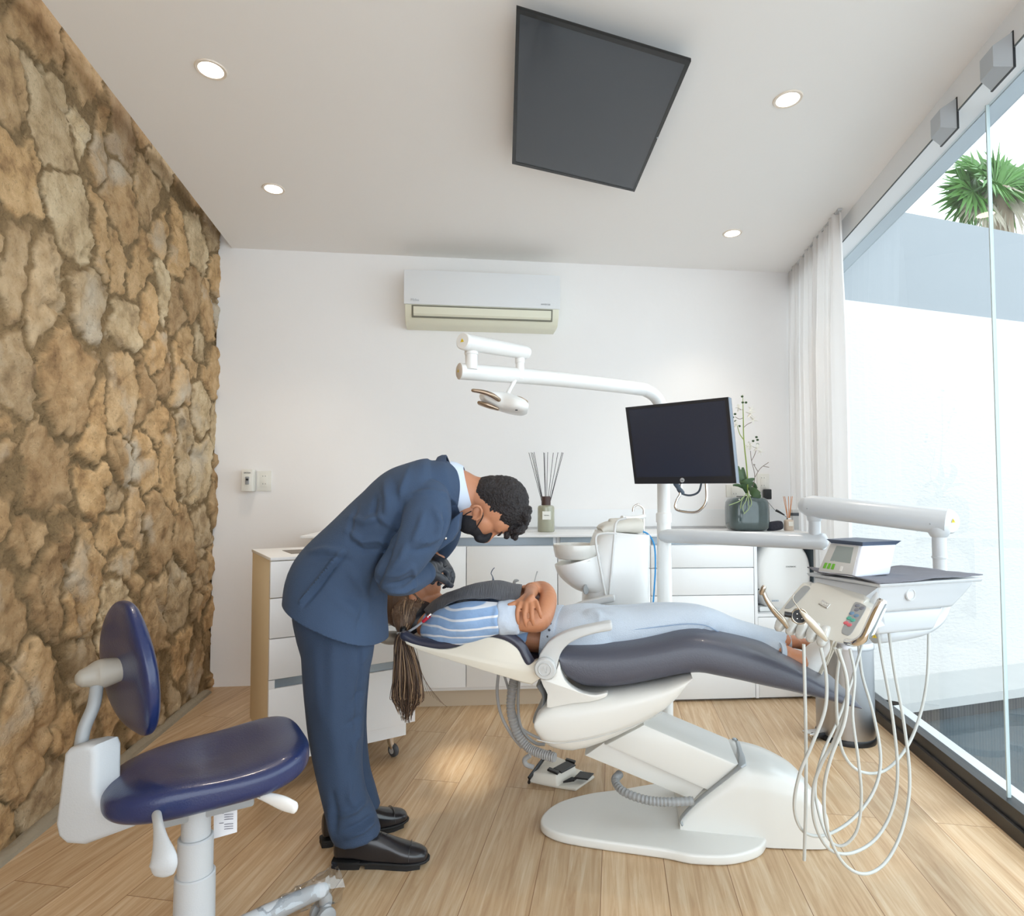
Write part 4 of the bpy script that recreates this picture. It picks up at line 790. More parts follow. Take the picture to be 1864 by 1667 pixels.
# ================================================================ SPITTOON / WATER UNIT
Yc_ = 2.52
e = emp('spittoon_unit', 'white dental spittoon unit with round bowl behind the patient', 'spittoon', P(1120, 1100, Yc_)*1)
WO[e.name].z = 0; e.location.z = 0
def XP(px, py, Y=Yc_): return P(px, py, Y)
b = B(); sec = [(1118, 60, .0), (1118, 58, .15)]
st = [(1236, 1118, 56, .10), (1150, 1118, 58, .11), (1095, 1119, 58, .115), (1055, 1120, 58, .12), (1030, 1122, 56, .12), (1000, 1127, 53, .11), (978, 1131, 50, .10), (968, 1132, 48, .09)]
tube(b, [V((XP(x, y).x, Yc_, XP(x, y).z)) for y, x, w_, d in st], [(w_*Yc_/F, d) for y, x, w_, d in st], 40, ref=(0, 1, 0), res=4, sq=3); ob('column', b, PLAS, e, ang=60)
b = B(); box(b, (.42, 2.44, .40), (.16, .36, .10), -.19, .01); ob('mounting_arm', b, PLASG, e)
# funnel from bowl to the column
b = B(); st = [(1016, 1052, 43, .105), (1024, 1055, 43, .105), (1040, 1068, 38, .1), (1054, 1085, 30, .09), (1068, 1100, 26, .08), (1080, 1110, 20, .06)]
tube(b, [XP(x, y, Yc_-.03) for y, x, w_, d in st], [(w_*Yc_/F, d) for y, x, w_, d in st], 40, ref=(0, 1, 0), res=4, sq=2.3); ob('bowl_support', b, PLAS, e, ang=60)
c = XP(1049, 1014, Yc_-.04); s = Yc_/F
b = B(); lathe(b, [(.03, -.005), (.078, -.004), (.088, .004), (.094, .03), (.0965, .052), (.095, .056), (.090, .055), (.085, .03), (.07, .012), (.02, .004), (0, .002)], c, n=48); ob('bowl', b, pm('ceramic_bowl', (218, 216, 210), .15, coat=.5), e, ang=60)
b = B(); st = [(1092, 964, 6), (1098, 961, 9), (1112, 958, 11), (1135, 956, 13), (1158, 956, 14), (1164, 956, 13)]
tube(b, [XP(x, y, Yc_-.01) for x, y, w_ in st], [(w_*s, .075) for x, y, w_ in st], 32, ref=(0, 1, 0), sq=3, res=3); tube(b, [XP(1112, 947, Yc_-.02), XP(1138, 946, Yc_-.02)], [(.010, .03)]*2, 14, ref=(0, 1, 0), dome=True); ob('cup_filler_head', b, PLASW, e, ang=50)
b = B(); tube(b, [XP(1172, 985, Yc_+.02), XP(1172, 935, Yc_+.02), XP(1171, 925, Yc_+.02), XP(1162, 918, Yc_+.02), XP(1154, 922, Yc_+.02), XP(1152, 931, Yc_+.02)], .0045, 10, res=6); ob('water_spout', b, CHROME, e)
b = B(); tube(b, [XP(1132, 942, Yc_-.03), XP(1150, 943, Yc_), XP(1174, 939, Yc_+.02)], .010, 12, res=3); ob('spout_holder', b, PLAS, e)
for pts in ([(1140, 942), (1122, 950), (1118, 980), (1113, 1040), (1109, 1086)], [(1122, 970), (1100, 970), (1086, 974), (1085, 990), (1092, 1030), (1103, 1086)]): b = B(); tube(b, [XP(x, y, Yc_-.13) for x, y in pts], .005, 10, res=6); ob('suction_tube', b, pm('white_tube', (214, 214, 212), .35), e)
b = B(); tube(b, [XP(1162, 964, Yc_), XP(1180, 972, Yc_), XP(1191, 992, Yc_), XP(1193, 1030, Yc_), XP(1191, 1070, Yc_), XP(1188, 1110, Yc_)], .0035, 8, res=6); ob('blue_hose', b, pm('blue_hose', (40, 140, 200), .4), e)
b = B(); lathe(b, [(0, 0), (.02, 0), (.02, .004), (0, .004)], XP(1066, 1072, Yc_-.118), (1, -.8, 0), 24); ob('port', b, GREYP, e)
e = emp('suction_holder', 'suction holder beyond the patient with thin curved tips showing above the dark bib', 'suction holder', P(980, 1110, 2.47))
b = B(); tube(b, [P(1100, 1118, 2.47), P(1000, 1112, 2.47), P(885, 1104, 2.47)], .012, 12, res=3, dome=True); ob('bar', b, PLASG, e)
for pts, r, m_ in (([(899, 1104), (898, 1062), (897, 1050), (894, 1043), (897, 1036), (900, 1033)], [.007, .006, .0022, .002, .002, .0016], pm('slate_suction_tip', (84, 98, 118), .4)), ([(936, 1106), (936, 1062), (940, 1056), (943, 1056)], [.007, .007, .006, .004], GREYP), ([(972, 1110), (972, 1068), (973, 1058), (976, 1046), (978, 1040)], [.007, .006, .0024, .0022, .0030], PLASG)):
    b = B(); tube(b, [P(x, y, 2.47) for x, y in pts], r, 10, res=4, dome=True); ob('suction_tip', b, m_, e)
# ================================================================ UNIT POLE, LAMP ARM, MONITOR
Yp = 2.6; pe = emp('unit_pole', 'white upright pole carrying lamp arm and instrument arm', 'pole', (P(1209, 1000, Yp).x, Yp, 0))
px_ = P(1209, 1000, Yp).x; rp = 12.5*Yp/F; zl = lambda y, Y=Yp: P(1209, y, Y).z
b = B(); lathe(b, [(0, 0.03), (rp*1.05, .03), (rp*1.05, zl(1012)), (rp, zl(1011)), (rp, zl(936)), (rp*.92, zl(935)), (rp*.92, zl(890)), (0, zl(890))], (px_, Yp, 0), n=36); ob('post', b, PLAS, pe)
b = B(); lathe(b, [(rp*.9, zl(950)), (rp*1.12, zl(950)), (rp*1.12, zl(934)), (rp*.9, zl(932))], (px_, Yp, 0), n=36, cap=False); ob('collar', b, PLAS, pe)
b = B(); lathe(b, [(0, 0), (.16, 0), (.165, .012), (.15, .03), (0, .03)], (px_, Yp, 0), n=48); ob('foot', b, PLAS, pe)
# lamp arm: post continues up behind the monitor and bends to the left
b = B(); tube(b, [V((px_, Yp, zl(900))), V((px_, Yp, zl(780))), P(1207, 755, Yp), P(1198, 728, 2.585), P(1180, 712, 2.565), P(1150, 705, 2.53), P(1000, 688, 2.34), P(836, 675, 2.16)], [.0275, .0275, .0275, .0275, .028, .029, .030, .0305], 28, res=8); ob('lamp_arm', b, PLAS, pe)
d_ = (P(836, 675, 2.16)-P(1000, 688, 2.34)).normalized(); q = P(836, 675, 2.16)
b = B(); lathe(b, [(0, .004), (.026, .003), (.030, 0), (.030, -.01)], q, d_, 32); ob('end_cap', b, pm('warm_cap', (206, 196, 186), .5), pe)
WARN = pm('warning_yellow', (232, 200, 40), .5)
def warn(c, n_, s_, parent):
    n_ = V(n_).normalized(); x = V((0, 0, 1)).cross(n_).normalized(); y = n_.cross(x); b = B(); prism(b, [c+x*(s_*math.cos(a))+y*(s_*math.sin(a)) for a in (PI/2, PI*7/6, PI*11/6)], n_*.0006); w1 = ob('warning_sticker', b, WARN, parent, flat=True)
    b = B(); prism(b, [c+n_*.0006+x*(s_*p)+y*(s_*q) for p, q in ((-.08, .4), (.08, .4), (.05, -.1), (-.05, -.1))], n_*.0004); prism(b, [c+n_*.0006+x*(s_*p)+y*(s_*q) for p, q in ((-.07, -.2), (.07, -.2), (.07, -.34), (-.07, -.34))], n_*.0004); ob('exclamation_mark', b, BLACK, w1, flat=True)
warn(q+d_*.0045, d_, .008, pe)
le = emp('treatment_lamp', 'white treatment lamp with bronze handles hanging above the man', 'lamp', P(910, 735, 2.2))
A_ = P(848, 622, 2.13); D_ = P(957, 641, 2.27); ax = (A_-D_).normalized()
b = B(); tube(b, [A_, A_.lerp(D_, .5), D_], [.0300, .0285, .026], 28, dome=False); tube(b, [D_-ax*-.002, D_-ax*.012, D_-ax*.02], [.026, .021, .008], 28); ob('upper_arm', b, PLAS, le)
fa = (V((0, 0, CH))-A_); fa = V((-.55, -.83, 0)).normalized(); b = B(); lathe(b, [(0, .003), (.027, .002), (.031, -.002), (.031, -.02)], A_+fa*.018, fa, 36); ob('end_cap', b, PLAS, le); warn(A_+fa*.0215, fa, .009, le)
for x, y0, y1, Y, r in ((858, 636, 672, 2.16, .0225), (946.5, 650, 690, 2.265, .0165)):
    b = B(); a, c = P(x, y0, Y), P(x, y1, Y); c = V((a.x, a.y, c.z)); tube(b, [a, a.lerp(c, .25), a.lerp(c, .26), c], [r*1.12, r*1.12, r, r], 24); ob('joint_post', b, PLAS, le)
b = B(); tube(b, [P(948, 672, 2.265), P(934, 698, 2.25), P(924, 716, 2.24)], .008, 12); ob('lamp_rod', b, PLAS, le)
Yl = 2.2; b = B()
body = cr([(876, 728, 7, .05), (884, 724, 10, .07), (900, 727, 14, .06), (915, 731, 17, .055), (935, 737, 16, .075), (952, 742, 13, .075), (961, 744, 7, .06)], 5)
tube(b, [P(x, y, Yl) for x, y, r, d in body], [(r*Yl/F, d) for x, y, r, d in body], 32, ref=(0, 1, 0), sq=2.8); ob('lamp_head', b, PLAS, le, ang=50)
BRZ = pm('bronze_handle', (168, 148, 128), .25, .8)
b = B(); tube(b, [P(861, 710, Yl-.09), P(880, 713, Yl-.09), P(896, 719, Yl-.085), P(908, 727, Yl-.06)], [.0065, .008, .009, .008], 14, res=5, dome=True); ob('handle', b, BRZ, le)
b = B(); tube(b, [P(925, 722, Yl+.06), P(945, 724, Yl+.08), P(958, 731, Yl+.09)], [.006, .007, .007], 12, res=5, dome=True); ob('handle', b, BRZ, le)
b = B(); tube(b, [P(873, 733, Yl-.045), P(890, 738, Yl-.05), P(906, 744, Yl-.05)], [(.008, .018), (.010, .02), (.006, .014)], 14, res=4, ref=(0, 1, 0), dome=True); ob('reflector', b, BRZ, le)
b = B(); box(b, P(940, 746, Yl-.078), (.009, .004, .004)); ob('button', b, BLACK, le)
# monitor
me_ = emp('monitor', 'black flat computer monitor with round silver badge above the patient', 'monitor', P(1240, 880, 2.3))
m4 = [P(1139, 741, 2.44), P(1326, 722, 2.17), P(1341, 879, 2.17), P(1156, 880, 2.44)]; cM = sum(m4, V())/4
nM = (m4[1]-m4[0]).cross(m4[3]-m4[0]).normalized(); nM = -nM if nM.y > 0 else nM          # facing the viewer
back = -nM
BZ = pm('monitor_bezel', (36, 38, 44), .35)
bk = V((.62, .78, 0)).normalized()
b = B(); quadbox(b, m4, V((back.x, back.y, 0)).normalized()*.034, .003); ob('back_cover', b, pm('monitor_back_grey', (84, 96, 112), .35, coat=.2), me_)
def bl(u_, v_): return m4[0].lerp(m4[1], u_).lerp(m4[3].lerp(m4[2], u_), v_)
b = B(); A = [bl(u_, v_)+nM*.003 for u_, v_ in ((0, 0), (1, 0), (1, 1), (0, 1))]; I = [bl(u_, v_)+nM*.003 for u_, v_ in ((.03, .035), (.97, .035), (.97, .915), (.03, .915))]
va = [b.verts.new(p) for p in A]; vi = [b.verts.new(p) for p in I]; vb_ = [b.verts.new(p-nM*.003) for p in A]; vj = [b.verts.new(p-nM*.0025) for p in I]
for i in range(4): j = (i+1) % 4; b.faces.new((va[i], va[j], vi[j], vi[i])); b.faces.new((vi[i], vi[j], vj[j], vj[i])); b.faces.new((va[i], vb_[i], vb_[j], va[j]))
ob('bezel', b, BZ, me_, flat=True)
b = B(); quadbox(b, [bl(u_, v_)+nM*.0005 for u_, v_ in ((.028, .033), (.972, .033), (.972, .917), (.028, .917))], nM*.001); ob('display', b, pm('matte_display', (42, 48, 64), .32, spec=.5), me_, flat=True)
cb = bl(.5, .958)+nM*.0032; b = B(); lathe(b, [(0, .0012), (.0085, .0012), (.009, 0)], cb, nM, 28); lg = ob('badge', b, PLASG, me_); text('hp', .011, cb+nM*.0014, frame((m4[1]-m4[0]), (0, 0, 1)), DKG, lg)
# bracket, handle, cable under monitor
b = B(); tube(b, [V((px_, Yp, zl(820))), cM+back*.06, cM+back*.03], [.022, .02, .04], 16); ob('mount_arm', b, PLAS, me_)
Ym = 2.36; b = B(); tube(b, [P(1240, 862, Ym), P(1239, 895, Ym), P(1232, 910, Ym), P(1229, 922, Ym), P(1236, 929, Ym-.01), P(1262, 932, Ym-.04), P(1276, 926, Ym-.06), P(1286, 908, Ym-.07), P(1284, 862, Ym-.07)], .0055, 12, res=6); ob('handle', b, CHROME, me_)
b = B(); tube(b, [P(1234, 868, Ym), P(1233, 888, Ym), P(1240, 897, Ym), P(1256, 901, Ym), P(1272, 894, Ym), P(1278, 872, Ym)], .004, 8, res=6); ob('cable', b, pm('dark_cable', (52, 60, 70), .5), me_)
b = B(); tube(b, [P(1230, 880, Ym), P(1242, 896, Ym)], [.010, .009], 10, dome=True); ob('connector', b, pm('slate_connector', (76, 88, 102), .5), me_)
# ================================================================ PEOPLE
def limb(b, pts, n=28, res=4, dome=True, ref=(0, 1, 0), sq=2.0):
    """pts: (px, py, Y, half width in px, half depth in m)"""
    tube(b, [P(x, y, Y) for x, y, Y, r, d in pts], [(r*Y/F, d) for x, y, Y, r, d in pts], n, res=res, ref=ref, dome=dome, sq=sq); return b
def pball(b, px, py, Y, rx, rz, ry, rot=0, seg=28): return ball(b, P(px, py, Y), (rx*Y/F, ry, rz*Y/F), rot=M.Rotation(rot, 3, 'Y'), seg=seg)
def hand(b, W, d, n, side, curl, k=1.0, spread=.10, thumb=.5, palm=True):
    d = V(d).normalized(); n = V(n); n = (n-d*n.dot(d)).normalized(); x = d.cross(n)*side
    if palm: tube(b, [W-d*.02*k, W+d*.01*k, W+d*.05*k, W+d*.088*k], [(.026*k, .020*k), (.028*k, .019*k), (.040*k, .016*k), (.040*k, .013*k)], 18, res=3, ref=n, dome=True, sq=2.6)
    ln = (.072, .080, .074, .058)
    for i in range(4):
        o = (.0315, .0107, -.0107, -.031)[i]*k; dd = (d+x*(spread*(1.5-i)*.66)).normalized(); p = W+d*(.082-.004*abs(i-1))*k+x*o; a = 0; pts = [p]; c_ = curl[i] if isinstance(curl, (list, tuple)) else curl
        for f, t in ((.45, .35), (.31, .9), (.24, .75)): a += c_*t; p = p+(dd*math.cos(a)+n*math.sin(a))*ln[i]*f*k; pts.append(p)
        tube(b, pts, [.0098*k, .0092*k, .0083*k, .0068*k], 12, res=3, dome=True)
    p = W+d*.022*k+x*.022*k+n*.004; t1 = (d*.62+x*.72+n*thumb).normalized(); t2 = (d*.85+x*.25+n*thumb*1.2).normalized()
    tube(b, [p, p+t1*.036*k, p+t1*.036*k+t2*.032*k, p+t1*.036*k+t2*.056*k], [.016*k, .0125*k, .0105*k, .0085*k], 12, res=3, dome=True)
def skinmat(name, c, c2):
    m, t, b = nt(name); N = t.nodes; L = t.links; tc = N.new('ShaderNodeTexCoord'); n = N.new('ShaderNodeTexNoise'); n.inputs['Scale'].default_value = 14; n.inputs['Detail'].default_value = 4; L.new(tc.outputs['Object'], n.inputs['Vector'])
    mx = N.new('ShaderNodeMix'); mx.data_type = 'RGBA'; mx.inputs[6].default_value = lin(c); mx.inputs[7].default_value = lin(c2); L.new(n.outputs[0], mx.inputs[0]); L.new(mx.outputs[2], b.inputs['Base Color'])
    b.inputs['Roughness'].default_value = .48; b.inputs['Subsurface Weight'].default_value = .12; b.inputs['Subsurface Radius'].default_value = (.012, .005, .003); b.inputs['Subsurface Scale'].default_value = .5
    n2 = N.new('ShaderNodeTexNoise'); n2.inputs['Scale'].default_value = 160; L.new(tc.outputs['Object'], n2.inputs['Vector']); bp = N.new('ShaderNodeBump'); bp.inputs['Strength'].default_value = .12; bp.inputs['Distance'].default_value = .004; L.new(n2.outputs[0], bp.inputs['Height']); L.new(bp.outputs[0], b.inputs['Normal']); return m
SKM = skinmat('man_skin', (178, 122, 92), (196, 140, 108)); SKW = skinmat('woman_skin', (176, 116, 82), (198, 138, 102))
def clothmat(name, c, bs=420, bump=.25, var=.06, rough=.85, sheen=.04):
    return pm(name, c, rough, bump=bump, bs=bs, var=var, vs=5, sheen=sheen, spec=.25)
SUIT = clothmat('blue_suit_wool', (60, 77, 102)); TROU = clothmat('blue_trouser_wool', (54, 69, 92)); SHOE = pm('black_shoe_leather', (26, 25, 30), .28, coat=.4, bump=.05, bs=60); GLOVE = pm('black_nitrile', (44, 47, 54), .42, bump=.1, bs=70)
# ---------------------------------------------------------------- standing man
YM = 1.87
me1 = emp('person', 'standing man in blue suit, black mask and gloves bending over the reclined patient', 'person', G(650, 1560, 0)*1)
me1.location = V((-.50, 1.88, 0)); WO[me1.name] = V((-.50, 1.88, 0))
YH = 1.86
b = B()
pball(b, 908, 917, YH, 52, 47, .073); pball(b, 886, 904, YH, 42, 36, .064); pball(b, 914, 947, YH, 30, 24, .058); pball(b, 882, 945, YH, 30, 27, .056)
pball(b, 858, 938, YH, 26, 26, .050); pball(b, 844, 948, YH, 14, 16, .03)
limb(b, [(908, 966, YH, 5, .012), (897, 971, YH, 5.5, .011), (885, 981, YH, 7, .014), (878, 981, YH, 6, .016)], 14); pball(b, 910, 963, YH, 11, 8, .045)
limb(b, [(800, 885, YH, 44, .075), (832, 889, YH, 37, .062), (855, 898, YH, 34, .056), (880, 905, YH, 36, .055)])
for sg in (-1, 1):                                        # ears
    Ye = YH+sg*.071
    c = P(867, 931, Ye); t = B(); R = M.Rotation(.35, 3, 'Y')@M.Rotation(-sg*.25, 3, 'X')
    tube(t, [c+R@V((.018*math.cos(a)*(1.0), sg*.010+sg*.004*math.sin(a), .0235*math.sin(a))) for a in np.linspace(-1.9, 2.6, 11)], [.0035]*2+[.0048]*9, 8, dome=True); ball(t, c+V((0, 0, 0)), (.014, .007, .019), rot=R, seg=14); merge(b, t)
limb(b, [(614, 1110, YM, 62, .14), (635, 1020, YM, 60, .13), (700, 960, YM, 60, .14), (760, 915, YM, 60, .16), (800, 890, YM, 45, .12)])
for Y, dx in ((1.80, 0), (1.95, 14)):
    limb(b, [(614+dx, 1120, Y, 48, .075), (612+dx, 1220, Y, 42, .07), (613+dx, 1330, Y, 31, .055), (622+dx, 1420, Y, 28, .05), (638+dx, 1480, Y, 16, .03), (636+dx, 1512-(26 if dx else 0), Y, 13, .026)])
    pass
limb(b, [(776, 925, 1.73, 30, .045), (757, 980, 1.70, 24, .038), (722, 1046, 1.69, 18, .03), (748, 1050, 1.76, 17, .027), (772, 1041, 1.86, 15, .022)])
limb(b, [(800, 920, 2.04, 34, .055), (800, 965, 2.10, 28, .045), (792, 1000, 2.14, 22, .038), (796, 1012, 2.13, 16, .026)])
hn = dict(W=P(768, 1042, 1.86), d=P(792, 1034, 1.95)-P(768, 1042, 1.86), n=V((.1, .3, -1)), side=-1, curl=1.25)
hf = dict(W=P(790, 1006, 2.14), d=V((.45, -.5, -.5)), n=V((-.3, -.1, -1)), side=1, curl=.9)
hand(b, k=.78, **hn); hand(b, k=.78, **hf)
ob('body', rmsh(b, .0042, 3), SKM, me1, ang=180)
# hair
b = B(); pball(b, 913, 911, YH, 50, 46.5, .0785); pball(b, 893, 898, YH, 38, 33, .0715); pball(b, 925, 927, YH, 38, 38, .073)
rr = random.Random(4)
for k in range(90):
    a = rr.uniform(-.1, 1.15); q = (936+24*math.cos(a)+rr.uniform(-5, 4), 930+40*math.sin(a)); pball(b, q[0]-3, min(q[1], 970), YH+rr.uniform(-.055, .055), rr.uniform(6, 9), rr.uniform(6, 9), .013, seg=10)
for k in range(12): pball(b, rr.uniform(922, 940), rr.uniform(962, 978), YH+rr.uniform(-.045, .045), 6, 7, .010, seg=10)
hm = rmsh(b, .0035, 2); nz(hm, 60, .0022, 3); nz(hm, 130, .0022, 9)
ob('hair', hm, pm('dark_brown_hair', (34, 29, 31), .6, bump=1.0, bs=170, var=.5, vs=60, stretch=(1, 1, 1)), me1, ang=180)
b = B(); pball(b, 857, 947, YH, 28, 25, .0545); pball(b, 868, 957, YH, 19, 19, .047); limb(b, [(893, 968, YH, 6, .02), (884, 979, YH, 8.5, .022), (872, 978, YH, 9, .03)], 16)
ob('face_mask', rmsh(b, .0035, 6), pm('black_mask_cloth', (24, 25, 32), .8, bump=.2, bs=200), me1, ang=180)
b = B()
for sg in (-1, 1):
    tube(b, [P(875, 922, YH+sg*.078), P(879, 938, YH+sg*.075), P(870, 955, YH+sg*.058), P(866, 962, YH+sg*.05)], .0018, 6, res=4); tube(b, [P(858, 930, YH+sg*.074), P(850, 934, YH+sg*.066), P(842, 940, YH+sg*.055)], .0018, 6, res=4)
ob('mask_strap', b, BLACK, me1)
for sg in (-1, 1): b = B(); tube(b, [P(914, 968, YH+sg*.045), P(909, 973, YH+sg*.03), P(906, 974, YH+sg*.016)], [.002, .003, .002], 6, res=3, dome=True); ob('eyebrow', b, pm('brow', (32, 26, 26), .8), me1) if sg < 0 else ob('eyebrow', b, bpy.data.materials['brow'], me1)
# gloves
b = B(); hand(b, k=1.0, **hn); limb(b, [(764, 1046, 1.83, 22, .034), (780, 1038, 1.89, 21, .032)]); pball(b, 784, 1040, 1.91, 19, 21, .036); pball(b, 794, 1030, 1.94, 12, 10, .03); g = rmsh(b, .0035, 3); ob('glove', nz(g, 40, .004), GLOVE, me1, ang=180)
b = B(); hand(b, k=1.0, **hf); limb(b, [(783, 1000, 2.15, 21, .032), (790, 1006, 2.13, 18, .03)]); g = rmsh(b, .0035, 3); ob('glove', nz(g, 40, .003, 5), GLOVE, me1, ang=180)
# shirt collar
def ring(cx, cy, rp, ry, tilt, Y=YM, n=48):
    c = P(cx, cy, Y); s = Y/F; ux = V((math.sin(tilt), 0, math.cos(tilt))); return [c+ux*(rp*s*math.cos(2*PI*j/n))+V((0, 1, 0))*(ry*math.sin(2*PI*j/n)) for j in range(n)]
def band(b, rings, th=.004):
    t = B(); R = rings+[[p+(sum(r, V())/len(r)-p).normalized()*th for p in r] for r in rings[::-1]]; skin(t, R, cap=False, closed=True); merge(b, t); return b
ob('shirt_collar', band(B(), [ring(828, 888, 50, .080, -.15), ring(841, 889, 49, .076, -.2), ring(854, 891, 45, .072, -.24)]), pm('pale_blue_shirt', (206, 218, 236), .7), me1, ang=60)
ob('jacket_collar', band(B(), [ring(800, 893, 60, .12, -.06), ring(806, 890, 60, .112, -.14), ring(817, 887, 61, .098, -.2), ring(828, 887, 62, .090, -.26)], .006), clothmat('collar_wool', (56, 70, 94)), me1, ang=60)
# jacket
b = B()
limb(b, [(616, 1215, YM, 88, .195), (614, 1170, YM, 88, .20), (611, 1126, YM, 87, .20), (612, 1095, YM, 86, .195), (615, 1062, YM, 84, .185), (637, 1027, YM, 79, .18), (676, 988, YM, 75, .18), (718, 953, YM, 77, .19), (757, 917, YM, 77, .20), (788, 893, YM, 63, .18), (800, 888, YM, 53, .135)], 44, 5, sq=2.25)
limb(b, [(782, 915, 1.735, 40, .07), (776, 938, 1.70, 45, .067), (762, 975, 1.675, 43, .062), (738, 1016, 1.665, 38, .056), (712, 1046, 1.67, 34, .052), (722, 1055, 1.70, 31, .05), (745, 1054, 1.76, 27, .044), (766, 1044, 1.83, 24, .038), (772, 1041, 1.845, 24, .038)], 32, 5)
limb(b, [(792, 915, 2.00, 44, .07), (800, 935, 2.04, 42, .065), (803, 968, 2.10, 36, .056), (795, 995, 2.15, 29, .047), (790, 1002, 2.155, 25, .04)], 28, 4)
jk = rmsh(b, .0055, 5)
FS = [([(735, 908), (752, 898), (780, 893), (808, 897), (828, 912), (836, 935)], 4, .004), ([(735, 908), (724, 940), (715, 975)], 5, -.009),
      ([(722, 950), (705, 1000), (690, 1040), (676, 1075)], 9, -.012), ([(640, 940), (665, 950), (690, 940), (716, 958)], 7, .007), ([(632, 965), (660, 985), (690, 982), (712, 998)], 6, .007), ([(640, 985), (662, 1002), (690, 1000)], 5, -.006),
      ([(700, 880), (706, 910), (704, 940)], 7, .006), ([(715, 870), (722, 900), (724, 925)], 6, -.005), ([(745, 850), (735, 880), (722, 905)], 7, .005), ([(685, 905), (680, 930), (690, 950)], 6, -.006),
      ([(770, 935), (764, 960), (752, 985)], 6, .006), ([(790, 925), (800, 950), (795, 980)], 6, .007), ([(808, 925), (812, 950), (800, 985)], 5, -.006), ([(760, 985), (778, 985), (800, 975)], 5, .006), ([(745, 1000), (765, 1000), (785, 995)], 5, -.005),
      ([(740, 990), (730, 1015), (712, 1035)], 6, .005), ([(700, 1050), (725, 1045), (750, 1030)], 5, .006), ([(700, 1065), (730, 1062), (756, 1048)], 4, -.006), ([(705, 1078), (735, 1076), (762, 1062)], 4, .006), ([(752, 1075), (756, 1055), (752, 1030)], 4, .004),
      ([(622, 1003), (600, 1030), (575, 1060), (545, 1095)], 3, .009), ([(630, 1008), (607, 1036), (583, 1066), (552, 1102)], 4, -.006), ([(565, 1005), (590, 1000), (625, 1003)], 5, .006), ([(575, 1015), (605, 1012), (640, 1020)], 5, -.004),
      ([(640, 1040), (660, 1070), (665, 1110)], 10, .006), ([(600, 1080), (640, 1110), (690, 1140)], 12, .004), ([(663, 1090), (655, 1120), (648, 1150)], 6, -.004), ([(650, 920), (640, 950), (636, 985)], 5, -.004)]
folds(jk, [(p, w_*.9, a*1.7) for p, w_, a in FS]); nz(jk, 9, .006, 4, (1, 1, .6))
bmj = B(); bmj.from_mesh(jk)
# cut the hem: plane from (522,1078) to (702,1172)
h0, h1 = P(528, 1086, YM), P(690, 1158, YM); hd = h1-h0; pn = V((hd.z, 0, -hd.x)).normalized(); pn = pn if pn.z < 0 else -pn
bmesh.ops.bisect_plane(bmj, geom=bmj.verts[:]+bmj.edges[:]+bmj.faces[:], plane_co=h0, plane_no=pn, clear_outer=True)
c0, n0 = P(768, 1043, 1.84), (P(772, 1041, 1.845)-P(745, 1054, 1.76)).normalized()
jo = ob('jacket', bmj, SUIT, me1, ang=70); sm_ = jo.modifiers.new('cloth', 'SOLIDIFY'); sm_.thickness = .004; sm_.offset = -1
bm_ = B(); prism(bm_, [P(x, y, 1.70) for x, y in ((838, 932), (834, 965), (822, 985), (796, 1004), (778, 1012), (790, 994), (808, 968), (822, 945))], (0, .10, 0), .006, 2); ob('lapel', bm_, SUIT, me1, ang=50)
for k, (x, y) in enumerate(((812, 985), (816, 980))): 
    if k: continue
    b = B(); ball(b, P(811, 979, 1.697), .005, seg=10); ob('lapel_pin', b, CHROME, me1)
# trousers
b = B(); limb(b, [(614, 1080, YM, 76, .165), (613, 1120, YM, 74, .168), (613, 1160, YM, 68, .15)], 36)
limb(b, [(614, 1120, 1.80, 70, .095), (613, 1180, 1.80, 66, .09), (611, 1225, 1.80, 60, .085), (612, 1290, 1.80, 52, .08), (615, 1345, 1.80, 47, .074), (619, 1400, 1.80, 42, .07), (628, 1450, 1.80, 41, .066), (640, 1488, 1.80, 43, .066), (648, 1512, 1.80, 42, .066), (650, 1522, 1.8, 42, .066)], 32, dome=False)
limb(b, [(618, 1120, 1.95, 62, .09), (618, 1225, 1.95, 54, .082), (622, 1320, 1.95, 44, .072), (632, 1400, 1.95, 38, .066), (646, 1450, 1.95, 38, .064), (656, 1480, 1.95, 38, .064)], 32, dome=False)
tr = rmsh(b, .0055, 5); nz(tr, 8, .006, 14, (1, 1, .5))
folds(tr, [(p, w_, a*1.7) for p, w_, a in [([(655, 1135), (654, 1200), (652, 1270), (648, 1350)], 5, -.005), ([(668, 1190), (655, 1210), (650, 1240)], 6, .005), ([(672, 1250), (655, 1262), (640, 1280)], 5, -.004), ([(612, 1120), (606, 1200), (604, 1300), (612, 1400)], 14, .005), ([(660, 1330), (645, 1350), (640, 1385)], 6, .005), ([(662, 1300), (646, 1312), (630, 1318)], 5, -.004),
           ([(668, 1455), (645, 1475), (622, 1485)], 5, .008), ([(684, 1478), (655, 1500), (625, 1512)], 4, -.006), ([(686, 1490), (660, 1512), (632, 1524)], 4, .008), ([(605, 1440), (612, 1480), (610, 1515)], 5, -.005), ([(598, 1470), (602, 1500), (607, 1528)], 5, .005), ([(640, 1420), (636, 1450), (650, 1475)], 6, .004), ([(575, 1180), (580, 1260), (590, 1330)], 12, .004)]])
ob('trousers', tr, TROU, me1, ang=180)
